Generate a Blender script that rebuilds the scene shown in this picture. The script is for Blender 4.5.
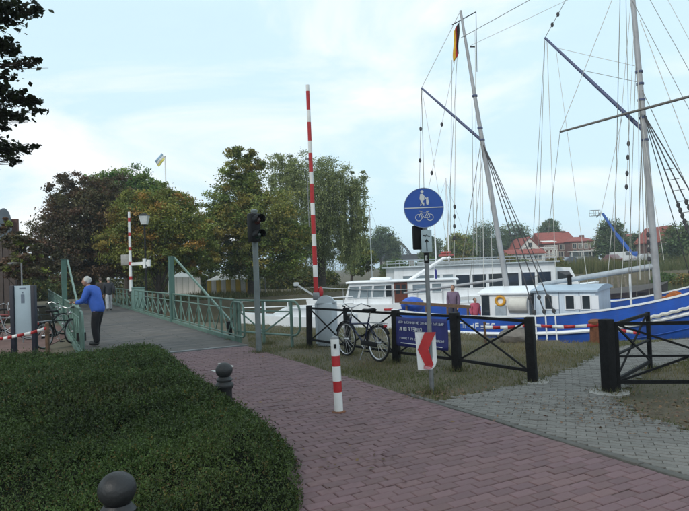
import bpy, bmesh, math, random
import numpy as np
from mathutils import Vector, Matrix
for o in list(bpy.data.objects): bpy.data.objects.remove(o)
scene = bpy.context.scene
col = scene.collection
R = math.radians
rng = np.random.default_rng(7)
random.seed(7)

# ------------------------------------------------------------------ camera
CAM_H, FOC, PITCH, ROLL = 1.72, 600.0, R(1.29), R(-2.2)
cd = bpy.data.cameras.new('camera'); cam = bpy.data.objects.new('camera', cd); col.objects.link(cam)
cd.sensor_width = 36.0; cd.lens = FOC*36.0/689.0; cd.clip_start = 0.05; cd.clip_end = 4000
CAMM = Matrix.Rotation(R(90)+PITCH, 3, 'X') @ Matrix.Rotation(ROLL, 3, 'Z')
cam.matrix_world = Matrix.Translation((0, 0, CAM_H)) @ CAMM.to_4x4()
scene.camera = cam

# ------------------------------------------------------------------ sky, sun, exposure
SUN_EL, SUN_AZ = R(38), R(215)          # azimuth clockwise from +Y (sun behind the camera, to the left)
w = bpy.data.worlds.new('World'); scene.world = w; w.use_nodes = True
nt = w.node_tree; nt.nodes.clear()
def N(t, x): return t.nodes.new(x)
sky = N(nt, 'ShaderNodeTexSky'); sky.sky_type = 'NISHITA'; sky.sun_disc = False
sky.sun_elevation = SUN_EL; sky.sun_rotation = SUN_AZ; sky.dust_density = 1.6; sky.air_density = 1.0; sky.ozone_density = 1.4
tc = N(nt, 'ShaderNodeTexCoord')
mp = N(nt, 'ShaderNodeMapping'); mp.inputs['Scale'].default_value = (1.0, 1.0, 2.6); mp.inputs['Rotation'].default_value = (0.15, 0.1, 0.5); mp.inputs['Location'].default_value = (0.55, 0.2, 0.0)
nz = N(nt, 'ShaderNodeTexNoise'); nz.inputs['Scale'].default_value = 2.1; nz.inputs['Detail'].default_value = 7; nz.inputs['Roughness'].default_value = 0.55
nz.inputs['Distortion'].default_value = 0.5
rp = N(nt, 'ShaderNodeValToRGB')
rp.color_ramp.elements[0].position = 0.40; rp.color_ramp.elements[0].color = (0.9, 0.9, 0.9, 1)
rp.color_ramp.elements[1].position = 0.66; rp.color_ramp.elements[1].color = (0.99, 0.99, 0.99, 1)
mx = N(nt, 'ShaderNodeMix'); mx.data_type = 'RGBA'
veil = N(nt, 'ShaderNodeMix'); veil.data_type = 'RGBA'
veil.inputs[6].default_value = (7.6, 10.0, 11.2, 1)      # thin high veil
veil.inputs[7].default_value = (11.0, 11.3, 11.5, 1)       # thicker cloud
bg = N(nt, 'ShaderNodeBackground'); bg.inputs['Strength'].default_value = 0.1
out = N(nt, 'ShaderNodeOutputWorld')
L = nt.links.new
L(tc.outputs['Generated'], mp.inputs['Vector']); L(mp.outputs['Vector'], nz.inputs['Vector'])
L(nz.outputs['Fac'], rp.inputs['Fac'])
L(rp.outputs['Color'], mx.inputs[0]); L(sky.outputs['Color'], mx.inputs[6]); L(veil.outputs[2], mx.inputs[7])
mr = N(nt, 'ShaderNodeMapRange'); mr.inputs[1].default_value = 0.46; mr.inputs[2].default_value = 0.64
L(nz.outputs['Fac'], mr.inputs[0]); L(mr.outputs[0], veil.inputs[0])
L(mx.outputs[2], bg.inputs['Color']); L(bg.outputs[0], out.inputs['Surface'])
sd = bpy.data.lights.new('sun', 'SUN'); sd.energy = 1.5; sd.angle = R(10); sd.color = (1.0, 0.94, 0.85)
sun = bpy.data.objects.new('sun', sd); col.objects.link(sun)
sv = Vector((math.sin(SUN_AZ)*math.cos(SUN_EL), math.cos(SUN_AZ)*math.cos(SUN_EL), math.sin(SUN_EL)))
sun.rotation_euler = sv.to_track_quat('Z', 'Y').to_euler(); sun.location = (0, 0, 40)
vs = scene.view_settings; vs.view_transform = 'Standard'; vs.look = 'None'; vs.exposure = 0.0; vs.gamma = 1.0
try: vs.use_curve_mapping = False
except Exception: pass
scene.render.engine = 'CYCLES'

# ------------------------------------------------------------------ measuring helpers (pixels of the photo -> metres)
def ray(px, py): return CAMM @ Vector(((px-344.5)/FOC, -(py-255.5)/FOC, -1.0))
def P(px, py, d):                       # the point seen at a pixel, d metres ahead
    r_ = ray(px, py); return Vector((0, 0, CAM_H)) + r_*(d/r_.y)
def G(px, py, z=0.0):                   # the point of level z seen at a pixel
    r_ = ray(px, py); return Vector((0, 0, CAM_H)) + r_*((z-CAM_H)/r_.z)
CI = CAMM.transposed()
def pix(p):
    c = CI @ (Vector(p)-Vector((0, 0, CAM_H)))
    return (344.5-FOC*c.x/c.z, 255.5+FOC*c.y/c.z, -c.z)
# path frame: u along the path towards the bridge, v to the right of it
PO = Vector((0.75, 8.13, 0)); PA = Vector((-0.46, 0.888, 0)).normalized(); PR = Vector((PA.y, -PA.x, 0))
def PV(u, v, z=0.0): return PO + PA*u + PR*v + Vector((0, 0, z))

# ------------------------------------------------------------------ materials
MATS = {}
def lin(r, g, b):
    f = lambda c: ((c/255+0.055)/1.055)**2.4 if c > 10 else c/255/12.92
    return (f(r), f(g), f(b))
def mat(name, c, rough=0.6, metal=0.0, var=0.18, scale=6.0, bump=0.0, bscale=60.0, c2=None, spec=0.5, coat=0.0, island=0.0, dirt=0.0, streak=False):
    if name in MATS: return MATS[name]
    m = bpy.data.materials.new(name); m.use_nodes = True; t = m.node_tree; b = t.nodes['Principled BSDF']; l = t.links.new
    b.inputs['Roughness'].default_value = rough; b.inputs['Metallic'].default_value = metal
    b.inputs['Specular IOR Level'].default_value = spec; b.inputs['Coat Weight'].default_value = coat
    co = t.nodes.new('ShaderNodeTexCoord')
    n = t.nodes.new('ShaderNodeTexNoise'); n.inputs['Scale'].default_value = scale; n.inputs['Detail'].default_value = 6; n.inputs['Roughness'].default_value = 0.65
    l(co.outputs['Object'], n.inputs['Vector'])
    r = t.nodes.new('ShaderNodeValToRGB'); r.color_ramp.elements[0].position = 0.3; r.color_ramp.elements[1].position = 0.7
    a = c if c2 is not None else tuple(x*(1-var) for x in c); e = c2 if c2 is not None else tuple(min(1, x*(1+var)) for x in c)
    r.color_ramp.elements[0].color = (*a, 1); r.color_ramp.elements[1].color = (*e, 1)
    l(n.outputs['Fac'], r.inputs['Fac']); last = r.outputs['Color']
    if island:
        g = t.nodes.new('ShaderNodeNewGeometry'); oi = t.nodes.new('ShaderNodeObjectInfo')
        ad = t.nodes.new('ShaderNodeMath'); ad.operation = 'ADD'; fr = t.nodes.new('ShaderNodeMath'); fr.operation = 'FRACT'
        l(g.outputs['Random Per Island'], ad.inputs[0]); l(oi.outputs['Random'], ad.inputs[1]); l(ad.outputs[0], fr.inputs[0])
        m1 = t.nodes.new('ShaderNodeMapRange'); m1.inputs[3].default_value = 1-island; m1.inputs[4].default_value = 1+island; l(fr.outputs[0], m1.inputs[0])
        hs = t.nodes.new('ShaderNodeHueSaturation'); l(last, hs.inputs['Color']); l(m1.outputs[0], hs.inputs['Value'])
        mu = t.nodes.new('ShaderNodeMath'); mu.operation = 'MULTIPLY_ADD'; mu.inputs[1].default_value = 0.022; mu.inputs[2].default_value = 0.489
        f2 = t.nodes.new('ShaderNodeMath'); f2.operation = 'MULTIPLY'; f2.inputs[1].default_value = 17.31; f3 = t.nodes.new('ShaderNodeMath'); f3.operation = 'FRACT'
        l(fr.outputs[0], f2.inputs[0]); l(f2.outputs[0], f3.inputs[0]); l(f3.outputs[0], mu.inputs[0]); l(mu.outputs[0], hs.inputs['Hue'])
        last = hs.outputs['Color']
    if dirt:
        n2 = t.nodes.new('ShaderNodeTexNoise'); n2.inputs['Scale'].default_value = scale*0.35; n2.inputs['Detail'].default_value = 8; n2.inputs['Roughness'].default_value = 0.7
        if streak:
            mq = t.nodes.new('ShaderNodeMapping'); mq.inputs['Scale'].default_value = (5.0, 5.0, 0.5); l(co.outputs['Object'], mq.inputs[0]); l(mq.outputs[0], n2.inputs['Vector'])
        else: l(co.outputs['Object'], n2.inputs['Vector'])
        m2 = t.nodes.new('ShaderNodeMapRange'); m2.inputs[1].default_value = 0.48; m2.inputs[2].default_value = 0.72; m2.inputs[4].default_value = dirt
        l(n2.outputs['Fac'], m2.inputs[0])
        mm = t.nodes.new('ShaderNodeMix'); mm.data_type = 'RGBA'; mm.inputs[7].default_value = (0.075, 0.062, 0.05, 1)
        l(m2.outputs[0], mm.inputs[0]); l(last, mm.inputs[6]); last = mm.outputs[2]
    l(last, b.inputs['Base Color'])
    if bump:
        nb = t.nodes.new('ShaderNodeTexNoise'); nb.inputs['Scale'].default_value = bscale; nb.inputs['Detail'].default_value = 5
        l(co.outputs['Object'], nb.inputs['Vector'])
        bp = t.nodes.new('ShaderNodeBump'); bp.inputs['Strength'].default_value = bump; bp.inputs['Distance'].default_value = 0.02
        l(nb.outputs['Fac'], bp.inputs['Height']); l(bp.outputs['Normal'], b.inputs['Normal'])
    MATS[name] = m; return m
def leafmat(name, trans=0.3):
    if name in MATS: return MATS[name]
    m = bpy.data.materials.new(name); m.use_nodes = True; t = m.node_tree; t.nodes.clear(); l = t.links.new
    a = t.nodes.new('ShaderNodeAttribute'); a.attribute_name = 'tint'
    d = t.nodes.new('ShaderNodeBsdfPrincipled'); d.inputs['Roughness'].default_value = 0.55; d.inputs['Specular IOR Level'].default_value = 0.3
    tr = t.nodes.new('ShaderNodeBsdfTranslucent'); mxs = t.nodes.new('ShaderNodeMixShader'); mxs.inputs[0].default_value = trans
    o = t.nodes.new('ShaderNodeOutputMaterial')
    l(a.outputs['Color'], d.inputs['Base Color']); l(a.outputs['Color'], tr.inputs['Color'])
    l(d.outputs[0], mxs.inputs[1]); l(tr.outputs[0], mxs.inputs[2]); l(mxs.outputs[0], o.inputs['Surface'])
    MATS[name] = m; return m
def glass(name, c, rough=0.08):
    return mat(name, c, rough=rough, var=0.3, scale=1.5, spec=0.9)

M_STEEL = mat('galvanised_steel', (0.23, 0.24, 0.25), 0.45, 0.55, 0.2, 9, dirt=0.25)
M_BLACK = mat('black_timber_paint', (0.009, 0.009, 0.010), 0.75, 0, 0.5, 14, 0.35, 40, spec=0.2)
M_DARK = mat('black_plastic', (0.008, 0.008, 0.009), 0.6, 0, 0.3, 6, spec=0.25)
M_GREEN = mat('green_rail_paint', (0.11, 0.19, 0.155), 0.5, 0, 0.25, 5, 0.1, 30, dirt=0.4)
M_GREENP = mat('green_post_paint', (0.055, 0.125, 0.105), 0.5, 0, 0.25, 3, 0.1, 30, dirt=0.3)
M_WHITE = mat('white_paint', (0.74, 0.75, 0.74), 0.4, 0, 0.07, 4, dirt=0.22)
M_BOATW = mat('white_boat_paint', (0.82, 0.84, 0.86), 0.3, 0, 0.05, 1.5, dirt=0.16, streak=True)
M_RED = mat('red_paint', (0.42, 0.018, 0.022), 0.45, 0, 0.2, 8, dirt=0.2)
M_BLUEH = mat('blue_hull_paint', (0.02, 0.095, 0.44), 0.38, 0, 0.25, 1.2, 0.15, 7, dirt=0.5, streak=True)
M_PALE = mat('pale_blue_paint', (0.60, 0.69, 0.78), 0.45, 0, 0.07, 2, dirt=0.3, streak=True)
M_MAST = mat('grey_mast_paint', (0.33, 0.34, 0.36), 0.5, 0, 0.15, 3, dirt=0.3)
M_GAFF = mat('slate_blue_spar', (0.06, 0.075, 0.16), 0.5, 0, 0.2, 3)
M_ROPE = mat('rope', (0.22, 0.21, 0.19), 0.9, 0, 0.3, 30)
M_ROPEW = mat('white_rope', (0.55, 0.55, 0.52), 0.9, 0, 0.2, 30)
M_ROPED = mat('tarred_rope', (0.055, 0.055, 0.06), 0.9, 0, 0.3, 30)
M_WOOD = mat('brown_timber', (0.11, 0.062, 0.035), 0.7, 0, 0.4, 12, 0.3, 40)
M_WOODD = mat('dark_tarred_timber', (0.045, 0.032, 0.026), 0.7, 0, 0.5, 5, 0.4, 25)
M_DECK = mat('weathered_deck', (0.20, 0.17, 0.14), 0.8, 0, 0.3, 7)
M_ORANGE = mat('orange_paint', (0.42, 0.12, 0.02), 0.5, 0, 0.25, 6)
M_RUST = mat('rusty_iron', (0.16, 0.06, 0.028), 0.85, 0, 0.5, 12, 0.4, 40)
M_GLASS = glass('dark_window_glass', (0.03, 0.04, 0.05))
M_GLASSP = glass('pale_window_glass', (0.20, 0.25, 0.28))
M_CONC = mat('concrete', (0.30, 0.29, 0.27), 0.9, 0, 0.2, 10, 0.3, 60, dirt=0.4)
M_BARK = mat('bark', (0.055, 0.042, 0.032), 0.95, 0, 0.5, 6, 0.8, 20)
M_RUBBER = mat('black_rubber', (0.01, 0.01, 0.01), 0.8)
M_CHROME = mat('bright_metal', (0.55, 0.55, 0.56), 0.3, 0.9, 0.1, 5)
M_SKIN = mat('skin', (0.36, 0.20, 0.14), 0.55, 0, 0.08, 12)
M_BLUESIGN = mat('blue_sign_face', (0.012, 0.085, 0.42), 0.35, 0, 0.06, 3)
M_SIGNW = mat('white_sign_face', (0.72, 0.74, 0.74), 0.4, 0, 0.05, 4, dirt=0.1)
M_CREAM = mat('cream_window_paint', (0.42, 0.38, 0.33), 0.7)
M_YELLOW = mat('yellow_cloth', (0.62, 0.42, 0.07), 0.8, 0, 0.1, 3)
M_ROOF = mat('red_roof_tiles', (0.25, 0.055, 0.038), 0.8, 0, 0.3, 1.3, 0.6, 6)
M_BRICKW = mat('dark_brick_wall', (0.15, 0.075, 0.06), 0.9, 0, 0.3, 2, 0.3, 12)
M_PLAST = mat('white_render', (0.68, 0.66, 0.62), 0.9, 0, 0.08, 1)

# ------------------------------------------------------------------ mesh helpers
ORG = {}
def setp(o, label=None, cat=None, group=None, kind=None):
    if label: o['label'] = label
    if cat: o['category'] = cat
    if group: o['group'] = group
    if kind: o['kind'] = kind
    return o
def thing(name, loc, label, cat, group=None):
    o = bpy.data.objects.new(name, None); col.objects.link(o); o.location = loc; o.empty_display_size = 0.2
    ORG[o.name] = Vector(loc); return setp(o, label, cat, group)
def link_mesh(name, me, mats, parent=None, base=None):
    o = bpy.data.objects.new(name, me); col.objects.link(o)
    for m in (mats if isinstance(mats, (list, tuple)) else [mats]): me.materials.append(m)
    if parent is not None:
        og = ORG[parent.name]; o.parent = parent
    else:
        n = len(me.vertices); a = np.empty(n*3); me.vertices.foreach_get('co', a); a = a.reshape(-1, 3)
        og = Vector(base) if base is not None else Vector(((a[:, 0].min()+a[:, 0].max())/2, (a[:, 1].min()+a[:, 1].max())/2, a[:, 2].min()))
        o.location = og
    me.transform(Matrix.Translation(-og)); ORG[o.name] = og
    return o
class MB:
    def __init__(s, M=None): s.v = []; s.f = []; s.mi = []; s.M = M
    def add(s, vs, fs, mi=0):
        k = len(s.v)
        s.v += [(s.M @ Vector(p)) if s.M is not None else Vector(p) for p in vs]
        s.f += [tuple(i+k for i in f) for f in fs]; s.mi += [mi]*len(fs); return s
    def box(s, c, size, rot=None, mi=0, bev=0.0):
        c = Vector(c); x, y, z = (q/2 for q in size)
        if bev <= 0:
            vs = [Vector((i*x, j*y, k*z)) for i in (-1, 1) for j in (-1, 1) for k in (-1, 1)]
            fs = [(0, 1, 3, 2), (4, 6, 7, 5), (0, 4, 5, 1), (2, 3, 7, 6), (0, 2, 6, 4), (1, 5, 7, 3)]
        else:
            bm = bmesh.new(); bmesh.ops.create_cube(bm, size=1.0)
            for v in bm.verts: v.co = Vector((v.co.x*2*x, v.co.y*2*y, v.co.z*2*z))
            bmesh.ops.bevel(bm, geom=list(bm.edges), offset=bev, segments=2, affect='EDGES', profile=0.5)
            bm.verts.index_update(); vs = [v.co.copy() for v in bm.verts]; fs = [tuple(v.index for v in f.verts) for f in bm.faces]; bm.free()
        if rot is not None: vs = [rot @ v for v in vs]
        return s.add([v+c for v in vs], fs, mi)
    def bar(s, p, q, wd, ht, up=(0, 0, 1), mi=0):
        p, q = Vector(p), Vector(q); d = (q-p).normalized(); up = Vector(up)
        sx = d.cross(up)
        if sx.length < 1e-4: sx = d.cross(Vector((0, 1, 0)))
        sx.normalize(); uz = sx.cross(d); a = sx*(wd/2); b = uz*(ht/2)
        return s.add([p-a-b, p+a-b, p+a+b, p-a+b, q-a-b, q+a-b, q+a+b, q-a+b], [(0, 3, 2, 1), (4, 5, 6, 7), (0, 1, 5, 4), (1, 2, 6, 5), (2, 3, 7, 6), (3, 0, 4, 7)], mi)
    def tube(s, pts, r, n=8, cap=True, mi=0, closed=False):
        pts = [Vector(p) for p in pts]; m = len(pts); rr = r if isinstance(r, (list, tuple)) else [r]*m
        vs = []; prev = None
        for i, p in enumerate(pts):
            d = (pts[(i+1) % m]-pts[i-1]) if closed else (pts[min(i+1, m-1)]-pts[max(i-1, 0)])
            d.normalize()
            if prev is None:
                a = d.cross(Vector((0, 0, 1)))
                if a.length < 1e-3: a = d.cross(Vector((0, 1, 0)))
            else: a = prev-d*prev.dot(d)
            a.normalize(); prev = a; b = d.cross(a)
            vs += [p+(a*math.cos(2*math.pi*j/n)+b*math.sin(2*math.pi*j/n))*rr[i] for j in range(n)]
        fs = []
        for i in range(m if closed else m-1):
            for j in range(n):
                k = (i+1) % m
                fs.append((i*n+j, i*n+(j+1) % n, k*n+(j+1) % n, k*n+j))
        if cap and not closed: fs += [tuple(range(n-1, -1, -1)), tuple((m-1)*n+j for j in range(n))]
        return s.add(vs, fs, mi)
    def ring(s, c, rad, r, ax=(0, 1, 0), n=24, k=6, mi=0):
        ax = Vector(ax).normalized(); a = ax.cross(Vector((0.3, 0.2, 0.9))).normalized(); b = ax.cross(a); c = Vector(c)
        return s.tube([c+(a*math.cos(2*math.pi*i/n)+b*math.sin(2*math.pi*i/n))*rad for i in range(n)], r, k, closed=True, mi=mi)
    def lathe(s, c, prof, n=20, mi=0):
        c = Vector(c); vs = []; fs = []
        for (r, z) in prof: vs += [c+Vector((r*math.cos(2*math.pi*j/n), r*math.sin(2*math.pi*j/n), z)) for j in range(n)]
        for i in range(len(prof)-1):
            for j in range(n): fs.append((i*n+j, i*n+(j+1) % n, (i+1)*n+(j+1) % n, (i+1)*n+j))
        fs += [tuple(range(n-1, -1, -1)), tuple((len(prof)-1)*n+j for j in range(n))]
        return s.add(vs, fs, mi)
    def ball(s, c, rx, ry=None, rz=None, n=14, mi=0):
        ry = ry or rx; rz = rz or rx; m = n//2
        c = Vector(c); vs = []; fs = []
        for i in range(1, m):
            th = math.pi*i/m
            vs += [c+Vector((rx*math.sin(th)*math.cos(2*math.pi*j/n), ry*math.sin(th)*math.sin(2*math.pi*j/n), rz*math.cos(th))) for j in range(n)]
        k = len(vs); vs += [c+Vector((0, 0, rz)), c-Vector((0, 0, rz))]
        for i in range(m-2):
            for j in range(n): fs.append((i*n+j, (i+1)*n+j, (i+1)*n+(j+1) % n, i*n+(j+1) % n))
        for j in range(n):
            fs.append((k, j, (j+1) % n)); fs.append((k+1, (m-2)*n+(j+1) % n, (m-2)*n+j))
        return s.add(vs, fs, mi)
    def prism(s, poly, ext, mi=0):
        poly = [Vector(p) for p in poly]; e = Vector(ext); n = len(poly)
        return s.add(poly+[p+e for p in poly], [tuple(range(n-1, -1, -1)), tuple(range(n, 2*n))]+[(i, (i+1) % n, n+(i+1) % n, n+i) for i in range(n)], mi)
    def sheet(s, rows, mi=0):
        m = len(rows[0]); vs = [p for r_ in rows for p in r_]
        return s.add(vs, [(i*m+j, i*m+j+1, (i+1)*m+j+1, (i+1)*m+j) for i in range(len(rows)-1) for j in range(m-1)], mi)
    def build(s, name, mats, parent=None, smooth=True, base=None):
        me = bpy.data.meshes.new(name); me.from_pydata([tuple(v) for v in s.v], [], s.f); me.update()
        bm = bmesh.new(); bm.from_mesh(me); bmesh.ops.recalc_face_normals(bm, faces=bm.faces); bm.to_mesh(me); bm.free()
        if len(set(s.mi)) > 1: me.polygons.foreach_set('material_index', s.mi)
        if smooth:
            me.polygons.foreach_set('use_smooth', [True]*len(me.polygons)); me.set_sharp_from_angle(angle=R(38))
        return link_mesh(name, me, mats, parent, base)
def fast(name, verts, faces, mats, parent=None, tint=None, base=None):
    verts = np.asarray(verts, dtype=np.float32); faces = np.asarray(faces, dtype=np.int32); k = faces.shape[1]
    me = bpy.data.meshes.new(name); me.vertices.add(len(verts)); me.vertices.foreach_set('co', verts.ravel())
    me.loops.add(faces.size); me.loops.foreach_set('vertex_index', faces.ravel())
    me.polygons.add(len(faces)); me.polygons.foreach_set('loop_start', np.arange(0, faces.size, k, dtype=np.int32))
    me.update(calc_edges=True)
    if tint is not None:
        ca = me.color_attributes.new('tint', 'FLOAT_COLOR', 'POINT')
        ca.data.foreach_set('color', np.concatenate([tint, np.ones((len(tint), 1))], 1).astype(np.float32).ravel())
    return link_mesh(name, me, mats, parent, base)
def leaves(p, size, tint, up=0.35, aspect=0.55, axis=None):
    """four-cornered, slightly folded leaves at points p (N,3)"""
    n = len(p); nr = rng.normal(size=(n, 3)); nr[:, 2] += up*2; nr /= np.linalg.norm(nr, axis=1, keepdims=True)
    a = rng.normal(size=(n, 3)) if axis is None else axis+rng.normal(size=(n, 3))*0.25
    a -= nr*(a*nr).sum(1, keepdims=True); a /= np.linalg.norm(a, axis=1, keepdims=True)+1e-9
    b = np.cross(nr, a); s_ = np.asarray(size).reshape(-1, 1)*np.ones((n, 1))
    v = np.stack([p-a*s_, p+b*s_*aspect+nr*s_*0.15, p+a*s_, p-b*s_*aspect+nr*s_*0.15], 1).reshape(-1, 3)
    f = np.arange(4*n).reshape(-1, 4)
    return v, f, np.repeat(tint, 4, axis=0)
def inpoly(poly, x, y):
    r_ = np.zeros(np.shape(x), bool); n = len(poly); j = n-1
    for i in range(n):
        xi, yi = poly[i][:2]; xj, yj = poly[j][:2]
        c = ((yi > y) != (yj > y)) & (x < (xj-xi)*(y-yi)/(yj-yi+1e-12)+xi); r_ ^= c; j = i
    return r_
def pdist(poly, x, y, closed=True):
    d = np.full(np.shape(x), 1e9); n = len(poly)
    for i in range(n if closed else n-1):
        ax, ay = poly[i][:2]; bx, by = poly[(i+1) % n][:2]; dx, dy = bx-ax, by-ay
        t = np.clip(((x-ax)*dx+(y-ay)*dy)/(dx*dx+dy*dy+1e-12), 0, 1); d = np.minimum(d, np.hypot(x-ax-t*dx, y-ay-t*dy))
    return d
_ph = rng.uniform(0, 6.28, (24, 2)); _dr = rng.normal(size=(24, 2))
def bumps(x, y, f=1.0):
    s_ = 0
    for i in range(24):
        k = f*(0.6+0.16*i); d_ = _dr[i]/np.hypot(*_dr[i]); s_ = s_+np.sin((x*d_[0]+y*d_[1])*k+_ph[i, 0])/(1+0.12*i)
    return s_/5.0

# ================================================================== SETTING
WATER_Z = -1.3
near_edge = [(-60, 34), (-30, 30), (-14, 25.5), (-7, 23.2), (-4, 21.5), (-1.5, 19), (1.4, 17.3), (3.1, 15.3), (4.1, 13.7), (5.2, 12.9), (7.6, 12.8), (12, 10.3), (25, 3), (60, -18)]
far_edge = [(400, 60), (100, 70), (40, 72), (20, 71), (12, 66), (4, 52), (-4, 43), (-12, 40), (-25, 39), (-60, 44)]
basin = near_edge+[(400, -60)]+far_edge
def ground_z(x, y):
    ins = inpoly(basin, x, y); d = pdist(basin, x, y)
    z = np.where(ins, -np.minimum(d*1.0, 2.2), 0.0)
    far = (~ins) & (pdist(far_edge, x, y, False) < pdist(near_edge, x, y, False)) & (y > 30)
    z = np.where(far, np.clip(d*0.09, 0, 1.0)*np.clip((x+6)/20, 0, 1), z)
    return z-0.02+np.where(ins, 0, 0.0)
def gz(x, y): return float(ground_z(np.array([x]), np.array([y]))[0])
def axis_coords(lo, hi, a, b, fine):
    f = np.arange(a, b, fine); out_ = [f]
    t = b; st = fine
    r_ = []
    while t < hi: st *= 1.12; t += st; r_.append(t)
    l_ = []; t = a; st = fine
    while t > lo: st *= 1.12; t -= st; l_.append(t)
    return np.array(l_[::-1]+list(f)+r_)
gx = axis_coords(-600, 600, -26, 30, 0.45); gy = axis_coords(-200, 1000, 2, 76, 0.45)
X, Y = np.meshgrid(gx, gy); Z = ground_z(X.ravel(), Y.ravel())
Z = Z+np.where(Z > -0.1, bumps(X.ravel()*2, Y.ravel()*2)*0.008-0.008, 0)
nx, ny = len(gx), len(gy)
idx = np.arange(nx*ny).reshape(ny, nx)
F = np.stack([idx[:-1, :-1], idx[:-1, 1:], idx[1:, 1:], idx[1:, :-1]], -1).reshape(-1, 4)
def ground_mat():
    m = mat('lawn_soil', (0.06, 0.058, 0.03), 0.95, 0, 0.3, 1.1, 0.9, 25, c2=(0.125, 0.10, 0.066)); return m
g = fast('ground', np.stack([X.ravel(), Y.ravel(), Z], 1), F, ground_mat(), base=(0, 0, 0)); setp(g, kind='structure')
# water
def water_mat():
    m = bpy.data.materials.new('harbour_water'); m.use_nodes = True; t = m.node_tree; b = t.nodes['Principled BSDF']
    b.inputs['Base Color'].default_value = (0.035, 0.04, 0.028, 1); b.inputs['Roughness'].default_value = 0.07; b.inputs['IOR'].default_value = 1.33
    co = t.nodes.new('ShaderNodeTexCoord'); mpp = t.nodes.new('ShaderNodeMapping'); mpp.inputs['Scale'].default_value = (1, 2.2, 1)
    n = t.nodes.new('ShaderNodeTexNoise'); n.inputs['Scale'].default_value = 1.6; n.inputs['Detail'].default_value = 4
    bp = t.nodes.new('ShaderNodeBump'); bp.inputs['Strength'].default_value = 0.25; bp.inputs['Distance'].default_value = 0.1
    l = t.links.new; l(co.outputs['Object'], mpp.inputs[0]); l(mpp.outputs[0], n.inputs['Vector']); l(n.outputs['Fac'], bp.inputs['Height']); l(bp.outputs[0], b.inputs['Normal'])
    return m
wb = MB(); wb.add([(-300, 2, WATER_Z), (450, -90, WATER_Z), (450, 90, WATER_Z), (-300, 90, WATER_Z)], [(0, 1, 2, 3)])
setp(wb.build('water', water_mat(), base=(0, 40, WATER_Z), smooth=False), kind='structure')

# ---- red brick path -------------------------------------------------
UMIN, UMAX, VMIN = -6.4, 6.9, -3.5
KU = -4.42                                    # the crossing kerb at the lower right corner
M_BRICK = mat('red_paving_brick', (0.140, 0.082, 0.088), 0.8, 0, 0.16, 14, 0.35, 160, c2=(0.175, 0.107, 0.113), island=0.13, dirt=0.35)
M_JOINT = mat('joint_sand', (0.048, 0.042, 0.036), 0.95, 0, 0.35, 20, 0.5, 90)
M_PAVER = mat('grey_concrete_paver', (0.145, 0.14, 0.128), 0.88, 0, 0.14, 12, 0.35, 160, c2=(0.19, 0.182, 0.168), island=0.15, dirt=0.3)
pb = MB(); a = [PV(UMIN, VMIN, -0.012), PV(UMIN, 0.0, -0.012), PV(UMAX, 0.0, -0.012), PV(UMAX, VMIN, -0.012)]
pb.prism(a, (0, 0, -0.06)); path = setp(pb.build('brick_path', M_JOINT, smooth=False, base=PV(0, -1.6, 0)), kind='structure')
BL, BP, GAP = 0.2, 0.104, 0.006
def brick_geo(l, p):
    hx, hy = l/2-GAP/2, p/2-GAP/2; c = 0.006
    vs = [(-hx, -hy, -0.013), (hx, -hy, -0.013), (hx, hy, -0.013), (-hx, hy, -0.013), (-hx, -hy, -0.005), (hx, -hy, -0.005), (hx, hy, -0.005), (-hx, hy, -0.005),
          (-hx+c, -hy+c, 0), (hx-c, -hy+c, 0), (hx-c, hy-c, 0), (-hx+c, hy-c, 0)]
    fs = [(0, 1, 5, 4), (1, 2, 6, 5), (2, 3, 7, 6), (3, 0, 4, 7), (4, 5, 9, 8), (5, 6, 10, 9), (6, 7, 11, 10), (7, 4, 8, 11), (8, 9, 10, 11)]
    return vs, fs
slots = []; i = 0; u = UMIN
while u+BP <= UMAX:
    v = VMIN-(i % 2)*BL/2
    while v < -0.01:
        v0, v1 = max(v, VMIN), min(v+BL, -0.002)
        if v1-v0 > 0.04 and not (u < KU+0.02 and v1 > -0.82): slots.append((u+BP/2, (v0+v1)/2, v1-v0))
        v += BL
    i += 1; u += BP
def hedge_v(u): return -2.15 if u < 4 else -1.8
def share(slots_, pos, vis, full):
    sc = []
    for k, s_ in enumerate(slots_):
        q = pix(pos(s_))
        if vis(s_) and full(s_) and q[2] > 0.5 and -10 < q[0] < 699 and q[1] < 530: sc.append((q[2], k))
    sc.sort(); return set(k for _, k in sc[:300])
single = share(slots, lambda s_: PV(s_[0], s_[1]), lambda s_: s_[1] > hedge_v(s_[0]), lambda s_: s_[2] > BL-0.01)
bvs, bfs = brick_geo(BL, BP); angU = math.atan2(PR.y, PR.x)
bmesh_ = []
for k in range(3):
    me = bpy.data.meshes.new('brick'); me.from_pydata([(x+random.uniform(-.0012, .0012), y+random.uniform(-.0012, .0012), z+(random.uniform(-.001, .001) if z == 0 else 0)) for x, y, z in bvs], [], bfs); me.materials.append(M_BRICK); bmesh_.append(me)
fld = MB()
for k, (u, v, l) in enumerate(slots):
    rz = Matrix.Rotation(angU+random.gauss(0, .006), 4, 'Z') @ Matrix.Rotation(random.gauss(0, .008), 4, 'X') @ Matrix.Rotation(random.gauss(0, .006), 4, 'Y')
    dz = random.gauss(0, 0.0022)+0.012*math.sin(u*1.3)*math.sin(v*1.7)*0.3
    if k in single:
        o = bpy.data.objects.new('brick', bmesh_[k % 3]); col.objects.link(o); o.parent = path
        o.matrix_local = Matrix.Translation(PV(u, v, dz)-ORG[path.name]) @ rz
    else:
        fld.M = Matrix.Translation(PV(u, v, dz)) @ rz; vs_, fs_ = brick_geo(l, BP) if l < BL-0.01 else (bvs, bfs); fld.add(vs_, fs_)
setp(fld.build('brick_field', M_BRICK, path, smooth=False), kind='stuff')

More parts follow.
